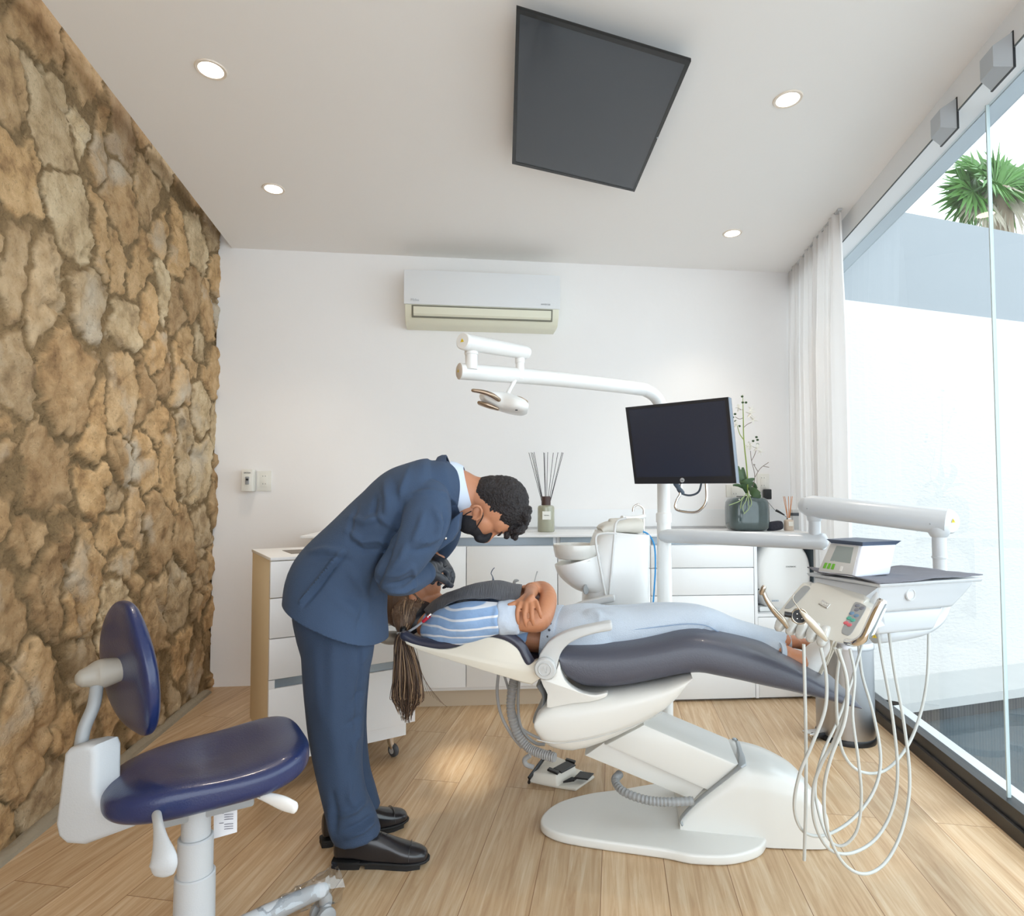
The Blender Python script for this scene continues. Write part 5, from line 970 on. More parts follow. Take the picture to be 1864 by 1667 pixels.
# shoes
def shoe(name, parent, H_, T_, L, m, sole, label=None, wscale=1, high=.075, lace=True, heel=.024, lm=None):
    """H_ heel point on the ground, T_ toe direction (unit, horizontal)"""
    d = V(T_).normalized(); s = V((-d.y, d.x, 0)); up = V((0, 0, 1))
    pr = [(0, .020, high*.75), (.02, .027, high*.95), (.07, .031, high), (.12, .032, high*.98), (.165, .034, high*.82), (.20, .040, high*.66), (.235, .043, high*.52), (.265, .040, high*.44), (.29, .030, high*.36), (.302, .016, high*.24)]
    b = B(); rings = []; k = L/.302
    for x, w_, h in pr:
        ring_ = []; z0 = heel*(1 if x < .1 else .55)
        for j in range(24):
            a = 2*PI*j/24; c, q = math.cos(a), math.sin(a); hh = h*k
            ww = w_*wscale*k*(math.copysign(abs(c)**.75, c)); z = z0+hh*.5+hh*.5*math.copysign(abs(q)**(.8 if q > 0 else .35), q)
            if q > 0: ww *= (1-.35*q**2)
            ring_.append(H_+d*(x*k)+s*ww+up*z)
        rings.append(ring_)
    skin(b, rings); bmesh.ops.subdivide_edges(b, edges=b.edges[:], cuts=0) if False else None
    so = ob(name, b, m, parent, ang=75, label=label); mm = so.modifiers.new('s', 'SUBSURF'); mm.levels = 1; mm.render_levels = 2
    b = B(); o = [(-.003, .018), (.01, .028), (.07, .032), (.13, .031), (.2, .041), (.24, .0455), (.275, .040), (.30, .024), (.308, .01)]
    pts = [H_+d*(x*k)+s*(w_*wscale*k) for x, w_ in o]+[H_+d*(x*k)-s*(w_*wscale*k) for x, w_ in o[::-1]]
    prism(b, [p+up*heel*.5 for p in pts], up*heel*.32, .002, 1)
    hp = [(-.002, .02), (.02, .029), (.07, .031), (.088, .030)]; pts = [H_+d*(x*k)+s*(w_*wscale*k) for x, w_ in hp]+[H_+d*(x*k)-s*(w_*wscale*k) for x, w_ in hp[::-1]]
    prism(b, [p for p in pts], up*heel*.9, .001, 1)
    fp_ = [(.105, .028), (.15, .031), (.2, .039), (.24, .043), (.28, .034)]; pts = [H_+d*(x*k)+s*(w_*wscale*k) for x, w_ in fp_]+[H_+d*(x*k)-s*(w_*wscale*k) for x, w_ in fp_[::-1]]; prism(b, pts, up*heel*.6, .001, 1)
    ob('sole', b, sole, so, ang=40)
    if lace:
        for i in range(5):
            x = .115+.017*i; h = heel*.6+high*k*(.99-.075*i-(.02*i*i*.1)); b = B(); tube(b, [H_+d*(x*k)+s*.017+up*(h-.007), H_+d*(x*k+.003)+up*(h+.002), H_+d*(x*k)-s*.017+up*(h-.007)], .0023, 6, res=3); ob('lace', b, lm or BLACK, so)
        b = B(); x = .245*k; tube(b, [H_+d*x+s*.043*k*wscale+up*(heel+.004), H_+d*x+s*.03+up*(heel*.6+high*k*.42), H_+d*(x+.004)+up*(heel*.6+high*k*.50), H_+d*x-s*.03+up*(heel*.6+high*k*.42), H_+d*x-s*.043*k*wscale+up*(heel+.004)], .0013, 6, res=4); ob('toe_cap_seam', b, m, so)
    return so
A_ = G(604, 1575, 0); T_ = G(772, 1570, 0)-A_; A_.y = 1.80; shoe('shoe', me1, V((A_.x+.004, 1.825, 0)), V((1, .03, 0)), .282, SHOE, RUBB, high=.098)
q = G(640, 1545, 0); shoe('shoe', me1, V((-.605, 1.925, 0)), V((.87, .48, 0)), .282, SHOE, RUBB, high=.098)
# instrument in the gloves
ie = B(); tube(ie, [P(796, 1037, 1.97), P(806, 1033, 1.97), P(814, 1029, 1.97)], [.003, .0022, .0012], 8); ob('dental_probe', ie, BLACK, ang=60, label='thin dark dental probe held in the black gloves', cat='dental tool')
# ---------------------------------------------------------------- reclined patient
OC = .25
def CY_(px, py, off): return CP(px, py, off)
def climb(b, pts, n=30, res=4, dome=True, ref=None, sq=2.0):
    """pts (px, py, off, half height px, half depth m)"""
    q = [CP(x, y, o) for x, y, o, r, d in pts]; tube(b, q, [(r*p.y/F, d) for p, (x, y, o, r, d) in zip(q, pts)], n, res=res, ref=ref or (CN.x, CN.y, 0), dome=dome, sq=sq); return b
def cball(b, px, py, off, rx, rz, ry, rot=0, seg=26): c = CP(px, py, off); return ball(b, c, (rx*c.y/F, ry, rz*c.y/F), rot=M.Rotation(rot, 3, 'Y'), seg=seg)
pe2 = emp('person', 'patient lying on her back in striped shirt and pale jeans with a dark bib', 'person', CP(1000, 1195, .25))
b = B()
cball(b, 742, 1090, OC, 48, 43, .072, -.3); cball(b, 764, 1070, OC, 32, 32, .056, -.5); cball(b, 780, 1066, OC, 22, 24, .048, -.6); cball(b, 795, 1054, OC, 9, 10, .022); cball(b, 762, 1040, OC, 7, 12, .012, -.4); cball(b, 778, 1046, OC, 8, 6, .02)
climb(b, [(768, 1088, OC, 25, .045), (785, 1098, OC, 24, .045), (808, 1116, OC, 28, .06)])
for sg in (-1, 1): cball(b, 752, 1092, OC+sg*.07, 8, 12, .010, -.4, 12)
climb(b, [(800, 1130, OC, 36, .16), (850, 1128, OC, 42, .16), (920, 1138, OC, 36, .14), (985, 1150, OC, 33, .135), (1040, 1150, OC, 33, .14), (1080, 1150, OC, 32, .13)])
climb(b, [(806, 1136, .07, 22, .04), (870, 1128, .03, 22, .042), (925, 1124, .03, 20, .038), (962, 1130, .05, 20, .036), (982, 1128, .07, 20, .036), (993, 1108, .12, 18, .034), (998, 1085, .19, 15.5, .030), (988, 1070, .26, 13, .025), (965, 1072, .30, 12, .023)])
climb(b, [(806, 1125, .43, 22, .04), (870, 1118, .47, 22, .042), (930, 1108, .46, 19, .036), (975, 1090, .42, 18, .034), (985, 1078, .34, 15, .03), (972, 1072, .22, 12, .026), (966, 1076, .16, 12, .024)])
# far hand resting over the near arm: palm and five fingers
def cf(pts, r): tube(b, [CP(x, y, o) for x, y, o in pts], r, 12, res=4, dome=True)
climb(b, [(968, 1076, .16, 12, .022), (962, 1086, .07, 15, .016), (961, 1096, .006, 19, .014)], 20)
cf([(947, 1097, .0), (942, 1111, -.024), (942, 1124, -.030), (944, 1134, -.024)], [.0088, .0082, .0076, .0062])
cf([(957, 1100, -.006), (955, 1115, -.030), (956, 1129, -.034), (958, 1139, -.028)], [.0090, .0084, .0078, .0062])
cf([(967, 1099, -.004), (968, 1114, -.028), (969, 1127, -.032), (971, 1136, -.026)], [.0088, .0082, .0076, .0062])
cf([(976, 1094, .006), (980, 1106, -.016), (983, 1116, -.020), (985, 1123, -.016)], [.0080, .0074, .0068, .0056])
cf([(958, 1086, .05), (946, 1094, .02), (936, 1099, .0), (927, 1101, -.008)], [.014, .011, .0105, .008])
climb(b, [(958, 1074, .33, 11, .018), (948, 1080, .36, 14, .014)], 16); cf([(950, 1078, .38), (938, 1082, .42), (930, 1088, .44)], [.0095, .009, .007]); cf([(948, 1080, .36), (934, 1084, .40), (926, 1090, .42)], [.0095, .009, .007]); cf([(946, 1082, .35), (932, 1086, .38), (924, 1092, .40)], [.0095, .009, .007]); cf([(946, 1084, .34), (934, 1089, .36), (928, 1094, .38)], [.009, .008, .007]); cf([(955, 1080, .33), (944, 1088, .31), (936, 1092, .30)], [.012, .010, .008])
def legs(b, k, e=0):
    x0 = 1040 if e == 0 else 1095
    climb(b, [(x0, 1150, .17, 16*k, .03*k), (x0+35, 1150, .17, 42*k, .085*k), (1150, 1147, .17, 41*k, .085*k), (1200, 1138, .17, 37*k, .075*k), (1262, 1132, .17, 31*k, .064*k), (1292, 1136, .18, 29*k, .060*k), (1330, 1150, .20, 27*k, .058*k), (1380, 1160, .23, 22*k, .048*k), (1434+e, 1166, .26, 13*k+1, .034)], res=5, dome=not e == 0)
    climb(b, [(x0, 1148, .34, 16*k, .03*k), (x0+35, 1148, .34, 42*k, .085*k), (1150, 1141, .34, 41*k, .085*k), (1200, 1132, .34, 36*k, .075*k), (1270, 1130, .33, 30*k, .062*k), (1330, 1152, .28, 25*k, .056*k), (1380, 1176, .22, 19*k, .046*k), (1424+e, 1189, .18, 16*k+1, .038)], res=5, dome=not e == 0)
legs(b, .82, 8)
climb(b, [(1430, 1166, .26, 10.5, .029), (1452, 1170, .265, 10, .027), (1476, 1174, .27, 11, .030)]); climb(b, [(1420, 1190, .18, 14, .034), (1445, 1197, .18, 16, .035), (1468, 1206, .18, 17, .034)])
ob('body', rmsh(b, .0042, 3), SKW, pe2, ang=180)
# shirt
def stripemat():
    m, t, bb = nt('striped_cotton'); N = t.nodes; L = t.links; tc = N.new('ShaderNodeTexCoord'); sx = N.new('ShaderNodeSeparateXYZ'); L.new(tc.outputs['Object'], sx.inputs[0])
    n = N.new('ShaderNodeTexNoise'); n.inputs['Scale'].default_value = 5; L.new(tc.outputs['Object'], n.inputs['Vector'])
    a = N.new('ShaderNodeMath'); a.operation = 'MULTIPLY_ADD'; a.inputs[1].default_value = .05; L.new(n.outputs[0], a.inputs[0]); L.new(sx.outputs['Z'], a.inputs[2])
    ax = N.new('ShaderNodeMath'); ax.operation = 'MULTIPLY_ADD'; ax.inputs[1].default_value = -.10; L.new(sx.outputs['X'], ax.inputs[0]); L.new(a.outputs[0], ax.inputs[2])
    c = N.new('ShaderNodeMath'); c.operation = 'MULTIPLY'; c.inputs[1].default_value = 1/.030; L.new(ax.outputs[0], c.inputs[0]); f = N.new('ShaderNodeMath'); f.operation = 'FRACT'; L.new(c.outputs[0], f.inputs[0])
    r = N.new('ShaderNodeValToRGB'); e = r.color_ramp.elements; r.color_ramp.interpolation = 'LINEAR'; e[0].position = .0; e[0].color = lin((138, 170, 212)); e[1].position = .74; e[1].color = lin((150, 180, 218)); z = e.new(.78); z.color = lin((228, 232, 240)); z = e.new(.96); z.color = lin((228, 232, 240)); z = e.new(1); z.color = lin((138, 170, 212)); L.new(f.outputs[0], r.inputs[0]); L.new(r.outputs[0], bb.inputs['Base Color'])
    bb.inputs['Roughness'].default_value = .85; n2 = N.new('ShaderNodeTexNoise'); n2.inputs['Scale'].default_value = 28; n2.inputs['Detail'].default_value = 4; L.new(tc.outputs['Object'], n2.inputs['Vector']); bp = N.new('ShaderNodeBump'); bp.inputs['Strength'].default_value = .35; bp.inputs['Distance'].default_value = .012; L.new(n2.outputs[0], bp.inputs['Height']); L.new(bp.outputs[0], bb.inputs['Normal']); return m
b = B(); climb(b, [(792, 1135, OC, 32, .15), (815, 1130, OC, 42, .185), (850, 1125, OC, 48, .185), (885, 1124, OC, 50, .175), (920, 1133, OC, 44, .16), (950, 1146, OC, 42, .155), (968, 1152, OC, 41, .152)], 40, dome=False, sq=2.3)
climb(b, [(790, 1146, .09, 24, .05), (812, 1142, .05, 36, .055), (850, 1132, .02, 37, .058), (880, 1127, .015, 33, .056), (908, 1124, .015, 28, .052), (912, 1124, .015, 28, .052)], 30)
climb(b, [(800, 1135, .42, 30, .05), (860, 1122, .47, 32, .055), (910, 1114, .47, 28, .052)], 24)
sh = rmsh(b, .006, 6); folds(sh, [([(790, 1150), (830, 1135), (870, 1130)], 5, .004), ([(800, 1172), (840, 1160), (880, 1150)], 5, -.004), ([(830, 1100), (860, 1105), (900, 1105)], 5, .004), ([(912, 1160), (935, 1158), (962, 1165)], 4, .005), ([(905, 1100), (900, 1125), (905, 1150)], 4, .004), ([(920, 1172), (940, 1170), (966, 1178)], 4, -.005)])
ob('striped_shirt', sh, stripemat(), pe2, ang=180)
b = B(); climb(b, [(908, 1124, .015, 30, .055), (926, 1123, .018, 31, .055), (944, 1122, .022, 30, .053)], 32, dome=False); ob('rolled_cuff', nz(rmsh(b, .005, 4), 30, .004), pm('pale_blue_cuff', (196, 208, 224), .85, bump=.3, bs=40, var=.06, vs=20), pe2, ang=180)
# jeans
DEN = pm('washed_denim', (188, 199, 212), .85, bump=.3, bs=300, var=.13, vs=7, sheen=.1)
b = B(); climb(b, [(1000, 1148, OC, 38, .156), (1020, 1150, OC, 42, .172), (1060, 1150, OC, 47, .185), (1100, 1150, OC, 44, .18), (1135, 1150, OC, 34, .15)], 40, dome=False, sq=2.7); legs(b, 1.0)
jn = rmsh(b, .006, 12)
folds(jn, [([(1285, 1170), (1290, 1150), (1300, 1135)], 4, .005), ([(1275, 1168), (1280, 1148), (1288, 1132)], 3, -.004), ([(1268, 1166), (1272, 1150), (1280, 1138)], 3, .004), ([(1296, 1172), (1302, 1156), (1312, 1145)], 4, -.004), ([(1310, 1175), (1330, 1178), (1360, 1182)], 5, .004), ([(1090, 1100), (1098, 1112), (1115, 1118)], 4, -.004), ([(1030, 1120), (1050, 1112), (1080, 1105)], 5, .004), ([(1080, 1108), (1092, 1120), (1090, 1135)], 4, .004), ([(1390, 1160), (1410, 1165), (1430, 1162)], 4, .003)])
jo2 = ob('jeans', jn, DEN, pe2, ang=180)
b = B(); climb(b, [(994, 1147, OC, 39, .161), (1000, 1148, OC, 41, .166), (1010, 1149, OC, 43.5, .173), (1016, 1150, OC, 44, .176)], 44, dome=False, res=0, sq=2.7); ob('waistband', b, pm('pale_waistband', (196, 208, 222), .8, bump=.3, bs=200), pe2, ang=40)
EYE = pm('grey_eyelet', (92, 98, 110), .3, .8)
for x, y in ((1001, 1110), (998, 1122), (996, 1134), (994, 1146), (991, 1158), (990, 1170)):
    c = CP(x+6, y, OC); yy = (y-1149)/43; off = OC-.171*math.sqrt(max(.02, 1-yy*yy)); b = B(); ball(b, CP(x+6, y, off), .0042, seg=8); ob('eyelet', b, EYE, jo2)
STI = pm('denim_seam', (140, 162, 190), .8)
def surf_line(pts, off_fn, r, name, m, par): b = B(); tube(b, [CP(x, y, off_fn(x, y)) for x, y in cr(pts, 5)], r, 6); ob(name, b, m, par)
surf_line([(1100, 1152), (1150, 1146), (1200, 1140), (1250, 1135), (1285, 1138), (1310, 1150), (1350, 1162), (1400, 1168), (1432, 1170)], lambda x, y: .17-(.085-.0001*max(0, x-1100))*1.0+(.0 if x < 1290 else (x-1290)*.00075), .0016, 'side_seam', STI, jo2)
b = B(); climb(b, [(1428, 1166, .26, 15, .040), (1436, 1166, .26, 15, .040)], 26, dome=False, res=0); ob('ankle_hem', b, DEN, pe2, ang=40)
b = B(); climb(b, [(1417, 1188, .18, 18.5, .044), (1426, 1190, .18, 18, .043)], 26, dome=False, res=0); ob('ankle_hem', b, DEN, pe2, ang=40)
# white trainers, toes up
WSH = pm('white_trainer', (226, 224, 220), .6, bump=.1, bs=90)
for off, x0, y0, x1, y1 in ((.18, 1468, 1228, 1500, 1160), (.275, 1484, 1200, 1512, 1140)):
    b = B(); climb(b, [(x0-4, y0, off, 13, .03), (x0+3, y0-14, off, 20, .036), ((x0+x1)/2-2, (y0+y1)/2-2, off, 18, .040), (x1-4, y1+14, off, 13, .044), (x1, y1, off, 8, .036)], 26, res=4); s_ = ob('trainer', b, WSH, pe2, ang=180)
    b = B(); a, c = CP(x0+15, y0+4, off), CP(x1+10, y1-2, off); tube(b, [a, a.lerp(c, .5)+V((.004, 0, 0)), c], [(.009, .034), (.009, .038), (.008, .036)], 16, ref=(CN.x, CN.y, 0), res=3, dome=True); ob('sole', b, pm('trainer_sole', (206, 198, 182), .7), s_)
    for k in range(3): f = .35+.14*k; b = B(); c = CP(x0*(1-f)+x1*f-17, y0*(1-f)+y1*f, off); tube(b, [c+cext(-.022)+V((.006, 0, 0)), c+V((-.002, 0, 0)), c+cext(.022)+V((.006, 0, 0))], .003, 6, res=3); ob('lace', b, pm('lace_white', (232, 232, 230), .8) if k == 0 else bpy.data.materials['lace_white'], s_)
# hair: scalp cap, ponytail strands
HB = pm('brown_hair', (104, 80, 62), .5, bump=.5, bs=60, var=.35, vs=30, stretch=(3, 3, .3)); HB2 = pm('light_brown_hair', (168, 138, 108), .5); HB3 = pm('dark_brown_strands', (70, 52, 42), .5)
b = B(); cball(b, 739, 1096, OC, 52, 44, .079, -.3); cball(b, 752, 1108, OC, 38, 34, .074); climb(b, [(745, 1110, .17, 28, .04), (735, 1132, .13, 20, .035), (733, 1150, .11, 8, .015)], 20)
hc_ = rmsh(b, .005, 3); ob('hair', nz(hc_, 30, .006, 2), HB, pe2, ang=180)
rr = random.Random(11); gt = CP(734, 1149, .09)
mats = [HB, HB2, HB3]; bms = [B(), B(), B()]
for k in range(330):
    w_ = rr.choice([0, 0, 1, 2, 2]); bx = rr.gauss(0, 1)*.5; bx = max(-1.1, min(1.1, bx)); oy = rr.uniform(-.03, .035); end = 1318-abs(bx)*28-rr.random()**2*75; mid = 738+bx*22+6*math.sin(bx*3)
    pts = [gt+V((bx*.008, oy*.3, 0)), CP(733+bx*12+rr.uniform(-2, 2), 1168, .09+oy), CP(mid+rr.uniform(-3, 3)+3, 1225, .09+oy*1.3), CP(mid+bx*4+rr.uniform(-4, 4)+3, 1270, .09+oy*1.3), CP(740+bx*18+rr.uniform(-5, 5), end, .09+oy)]
    tube(bms[w_], pts, [.0018, .0019, .0018, .0014, .0005], 4, res=4)
for k in range(150):
    w_ = rr.choice([0, 1, 1, 2]); a = rr.uniform(0, 1); sx = 708+a*62; sy = 1088+a*-2+rr.uniform(-4, 6)+14*(a-.5)**2*4
    pts = [CP(sx+4, sy, .19+.01*rr.random()), CP(sx*.75+735*.25, sy+20, .155-.035*math.sin(a*PI)), CP(sx*.4+735*.6, 1132, .125-.02*math.sin(a*PI)), gt+V((rr.uniform(-.01, .01), rr.uniform(-.01, .01), 0))]
    tube(bms[w_], pts, [.0016, .0018, .0017, .0015], 4, res=4)
for k in range(7): x = 770+rr.uniform(-4, 4); tube(bms[0], [CP(758, 1180, .07), CP(765+k, 1215+k*3, .06), CP(772+k*5, 1245+k*5, .06), CP(778+k*6, 1262+k*4, .06)], .0005, 4, res=5)
for w_ in range(3): ob('hair_strands', bms[w_], mats[w_], pe2, ang=180, label=('brown hair strands', 'light brown highlighted hair strands', 'dark brown hair strands')[w_]).__setitem__('kind', 'stuff')
b = B(); tube(b, [gt+V((0, 0, -.006)), gt+V((0, 0, .006))], .013, 14, dome=True); ob('hair_tie', b, BLACK, pe2)
# bib (lies on her): pleated dark paper
BIB = pm('charcoal_bib', (98, 100, 106), .8, bump=.6, bs=14, stretch=(26, 1, 1))
def sheet(rows, name, m, th=.0025, wob=.006, **kw):
    R = [cr([tuple(p) for p in r], 6) for r in rows]; C = [cr([R[i][j] for i in range(len(R))], 5) for j in range(len(R[0]))]
    b = B(); vs = [[b.verts.new(V(p)+V((0, -.4*wob, wob))*noise.noise(V(p)*22)) for p in c] for c in C]
    for i in range(len(vs)-1):
        for j in range(len(vs[0])-1): b.faces.new((vs[i][j], vs[i+1][j], vs[i+1][j+1], vs[i][j+1]))
    o = ob(name, b, m, **kw); s = o.modifiers.new('t', 'SOLIDIFY'); s.thickness = th; s.offset = 1; return o
rows = [[CP(784, 1132, .035), CP(812, 1102, .03), CP(850, 1090, .035), CP(895, 1091, .05), CP(922, 1095, .05), CP(942, 1096, .06)],
        [CP(777, 1118, .09), CP(808, 1090, .09), CP(850, 1077, .09), CP(895, 1075, .10), CP(925, 1078, .10), CP(948, 1080, .10)],
        [CP(772, 1108, .16), CP(806, 1084, .18), CP(850, 1066, .20), CP(893, 1058, .21), CP(925, 1061, .21), CP(950, 1066, .20)],
        [CP(782, 1106, .30), CP(812, 1088, .32), CP(855, 1072, .33), CP(893, 1064, .34), CP(925, 1066, .34), CP(950, 1070, .33)],
        [CP(800, 1120, .44), CP(820, 1110, .46), CP(860, 1096, .47), CP(895, 1090, .47), CP(925, 1092, .46), CP(950, 1096, .44)]]
sheet(rows, 'dental_bib', BIB, label='charcoal pleated paper bib spread over the patient chest', cat='bib', ang=30)
rows = [[CP(778, 1138, .045), CP(786, 1126, .05), CP(800, 1112, .06)], [CP(772, 1116, .09), CP(785, 1104, .10), CP(800, 1094, .10)], [CP(776, 1104, .16), CP(790, 1092, .17), CP(803, 1086, .18)]]
b = B(); tube(b, [CP(724, 1152, .10), CP(738, 1151, .05), CP(755, 1142, .035), CP(772, 1129, .03)], .0042, 10, res=5, dome=True); e = ob('bib_strap', b, pm('grey_strap', (168, 170, 176), .4), label='grey plastic bib strap with red clip behind the patient neck', cat='strap', ang=60)
b = B(); tube(b, [CP(771, 1130, .028), CP(781, 1121, .028)], .006, 10, dome=True); ob('red_clip', b, pm('red_clip', (190, 40, 60), .4), e); b = B(); tube(b, [CP(778, 1123, .024), CP(785, 1117, .03)], .004, 8); ob('metal_clip', b, CHROME, e)
# ================================================================ INSTRUMENT UNIT (delivery arm and head)
ue = emp('instrument_unit', 'white dental instrument unit with tray, control panel and hanging hoses', 'dental unit', V((1.1, 1.8, 0)))
UW = pm('unit_white', (200, 203, 206), .3, coat=.3); UF = pm('unit_panel_warm_white', (208, 205, 196), .35, coat=.2)
# lower arm from the pole
a0 = P(1216, 975, 2.56); a1 = P(1492, 985, 2.24)
b = B(); d_ = (a1-a0).normalized(); tube(b, [a0-d_*.02, a0, a0.lerp(a1, .3), a1], [.024, .030, .029, .031], 28, dome=True); ob('lower_arm', b, UW, ue)
c0_ = P(1493, 985, 2.24); b = B(); lathe(b, [(0, .003), (.029, .002), (.032, -.002), (.032, -.01)], c0_+d_*.012, (d_+V((0, -.6, 0))).normalized(), 32); ob('end_cap', b, UW, ue)
b = B(); jp = P(1483, 960, 2.25); z0_, z1_ = P(1483, 978, 2.25).z, P(1483, 925, 2.25).z
lathe(b, [(0, z0_), (.021, z0_), (.021, P(1483, 948, 2.25).z), (.024, P(1483, 947, 2.25).z), (.026, P(1483, 942, 2.25).z), (.036, z1_+.012), (.036, z1_), (0, z1_)], (jp.x, jp.y, 0), n=32); ob('joint_post', b, UW, ue)
q0, q1 = P(1478, 921, 2.25), P(1716, 948, 1.97); dd = (q1-q0).normalized()
b = B(); tube(b, [q0-dd*.02, q0, q0.lerp(q1, .5), q1+dd*.012], [(.036, .036), (.0415, .0415), (.043, .043), (.0435, .0435)], 36, dome=False); tube(b, [q0-dd*.048, q0-dd*.038, q0-dd*.02], [.010, .027, .036], 36); ob('upper_arm', b, UW, ue)
en = V((.25, -.95, .05)).normalized(); ec = P(1731, 948, 1.955)
b = B(); lathe(b, [(0, .002), (.037, .001), (.041, -.004), (.0425, -.03)], ec, en, 40); ec_o = ob('end_cap', b, UW, ue); warn(ec+en*.002+V((.006, 0, 0)), en, .009, ec_o)
for x, y in ((1469, 925), (1693, 953)): b = B(); ball(b, P(x, y, 2.205 if x < 1600 else 1.945), .0025, seg=8); ob('screw', b, GREYP, ue)
b = B(); jq = P(1710, 1000, 1.975); zz = lambda y: P(1710, y, 1.975).z
lathe(b, [(0, zz(1100)), (.0195, zz(1100)), (.0195, zz(1016)), (.0225, zz(1015)), (.0225, zz(1012)), (.0205, zz(1011)), (.0205, zz(977)), (.024, zz(976)), (.034, zz(965)), (.034, zz(957)), (0, zz(957))], (jq.x, jq.y, 0), n=32); ob('drop_post', b, UW, ue)
# tray body: axes found from its top corners
TZ = .869; T0 = V((.9975, 1.62)); tr = V((.952, .306)); tl = V((-.306, .952)); TWd, TLn = .37, .30
def TB(r, l, z): q = T0+tr*r+tl*l; return V((q.x, q.y, z))
def loftq(levels, bev=.01):
    t = B(); rings = [[TB(r0, l0, z), TB(r1, l0, z), TB(r1, l1, z), TB(r0, l1, z)] for r0, r1, l0, l1, z in levels]; skin(t, rings); bevel_sharp(t, t.edges[:], bev, 3); return t
b = B(); merge(b, loftq([(-.0, .37, -.0, .235, TZ-.006), (.0, .345, .012, .228, TZ-.045), (-.0, .30, .02, .22, TZ-.085)], .010))
merge(b, loftq([(.0, .285, .03, .21, TZ-.083), (.03, .245, .035, .20, TZ-.150)], .012)); ob('tray_housing', b, UW, ue, ang=35)
b = B(); merge(b, loftq([(-.008, .378, -.008, .240, TZ-.010), (-.012, .384, -.012, .245, TZ)], .003)); ob('tray_rim', b, UW, ue, ang=35)
b = B(); c = TB(.12, -.0, TZ-.037)+V((tl.x, tl.y, 0))*.008; lathe(b, [(.0, .001), (.013, .001), (.0145, .0035), (.0165, .0035), (.018, 0)], c, (-tl.x, -tl.y, 0), 36); ob('round_button', b, UW, ue)
# mat
def tp(r, l, h=0): return TB(r, l, TZ+.004+h)
rows = [[tp(-.02, -.012, -.004), tp(.1, -.015, -.002), tp(.2, -.01, .004), tp(.28, -.006, .001), tp(.39, -.004, .003)], [tp(-.022, .09, .008), tp(.1, .1), tp(.2, .1), tp(.3, .1), tp(.385, .1, .003)], [tp(-.018, .17, .002), tp(.1, .17), tp(.2, .17), tp(.3, .17), tp(.375, .17, .004)], [tp(-.012, .24, .012), tp(.1, .238, .004), tp(.2, .24, .010), tp(.3, .236, .001), tp(.37, .235, .006)]]
sheet(rows, 'tray_mat', pm('dark_grey_paper_mat', (118, 118, 126), .85, bump=.4, bs=22, stretch=(1, 20, 1)), wob=.003, label='dark grey crinkled paper mat covering the instrument tray', cat='mat', ang=40)
# console on the left side of the tray: tilted panel
PA = [P(1474, 1063, 1.80), P(1574, 1098, 1.625), P(1553, 1172, 1.53), P(1432, 1132, 1.70)]     # top-left, top-right, bottom-right, bottom-left
pn_ = (PA[1]-PA[0]).cross(PA[3]-PA[0]).normalized(); pn_ = pn_ if pn_.y < 0 else -pn_
ph_ = -V((pn_.x, pn_.y, 0)).normalized()
def PQ(u, v, h=0): return PA[0].lerp(PA[1], u).lerp(PA[3].lerp(PA[2], u), v)+pn_*h
# outline in panel coordinates, with a raised neck toward the tray
ol = [(-.16, .10), (-.10, .02), (.02, .02), (.10, -.10), (.95, -.20), (.97, .0), (1.06, .06), (1.14, .14), (1.08, .62), (1.02, .95), (.92, 1.05), (.55, 1.08), (.0, 1.02), (-.06, .96), (-.20, .92), (-.22, .80)]
b = B(); prism(b, [PQ(u, v, 0) for u, v in crc(ol, 2)], ph_*.045, .010, 3); ob('console', b, UF, ue, ang=40)
b = B(); skin(b, [[PQ(.05, -.12, -.004), PQ(.98, -.22, -.004), PQ(1.0, .6, -.02), PQ(.05, .6, -.02)], [TB(0, .22, TZ-.012), TB(0.0, .005, TZ-.012), TB(.04, .02, TZ-.12), TB(.04, .21, TZ-.12)]]); ob('console_neck', b, UW, ue, ang=20)
b = B(); prism(b, [PQ(u, v, 0) for u, v in ((1.0, .08), (1.12, .14), (1.03, .88), (.90, .92))], ph_*.10, .015, 4); ob('console_side', b, UW, ue, ang=40)
PADM = pm('keypad_grey', (150, 152, 152), .5)
pd = crc([(.84, .10), (.90, .03), (1.01, .05), (1.04, .12), (.98, .55), (.93, .82), (.86, .86), (.80, .80), (.82, .45)], 3)
b = B(); prism(b, [PQ(u, v, .0002) for u, v in pd], pn_*.0016, .0005, 1); kp = ob('keypad', b, PADM, ue, ang=30)
pl = crc([(-.10, .16), (-.03, .06), (.04, .08), (.04, .16), (-.04, .62), (-.13, .72), (-.16, .66)], 3); b = B(); prism(b, [PQ(u, v, .0002) for u, v in pl], pn_*.0016, .0005, 1); ob('keypad', b, PADM, ue, ang=30)
cols = {'g': pm('key_grey', (112, 114, 124), .4), 'b': pm('key_blue', (96, 130, 160), .4), 't': pm('key_teal', (70, 160, 140), .4), 'r': pm('key_red', (204, 90, 100), .4)}
for u, v, k in ((.905, .12, 'g'), (.985, .14, 'g'), (.915, .22, 'g'), (.86, .34, 'b'), (.935, .36, 'b'), (.845, .47, 't'), (.905, .49, 't'), (.825, .60, 'r'), (.88, .62, 'r')):
    b = B(); lathe(b, [(0, .003), (.0055, .0028), (.0065, .0018), (.0065, 0)], PQ(u, v, .0005), pn_, 20); ob('key', b, cols[k], kp)
bgx, bgy = (PQ(1, .3)-PQ(0, .3)), (PQ(.5, 0)-PQ(.5, 1))
b = B(); prism(b, [PQ(u, v, .0) for u, v in ((.34, .26), (.50, .30), (.475, .42), (.315, .38))], pn_*.002, .0006, 1); bg = ob('badge', b, CHROME, ue); text('AJAX', .011, PQ(.408, .34, .0026), frame(bgx, bgy), PLASW, bg)
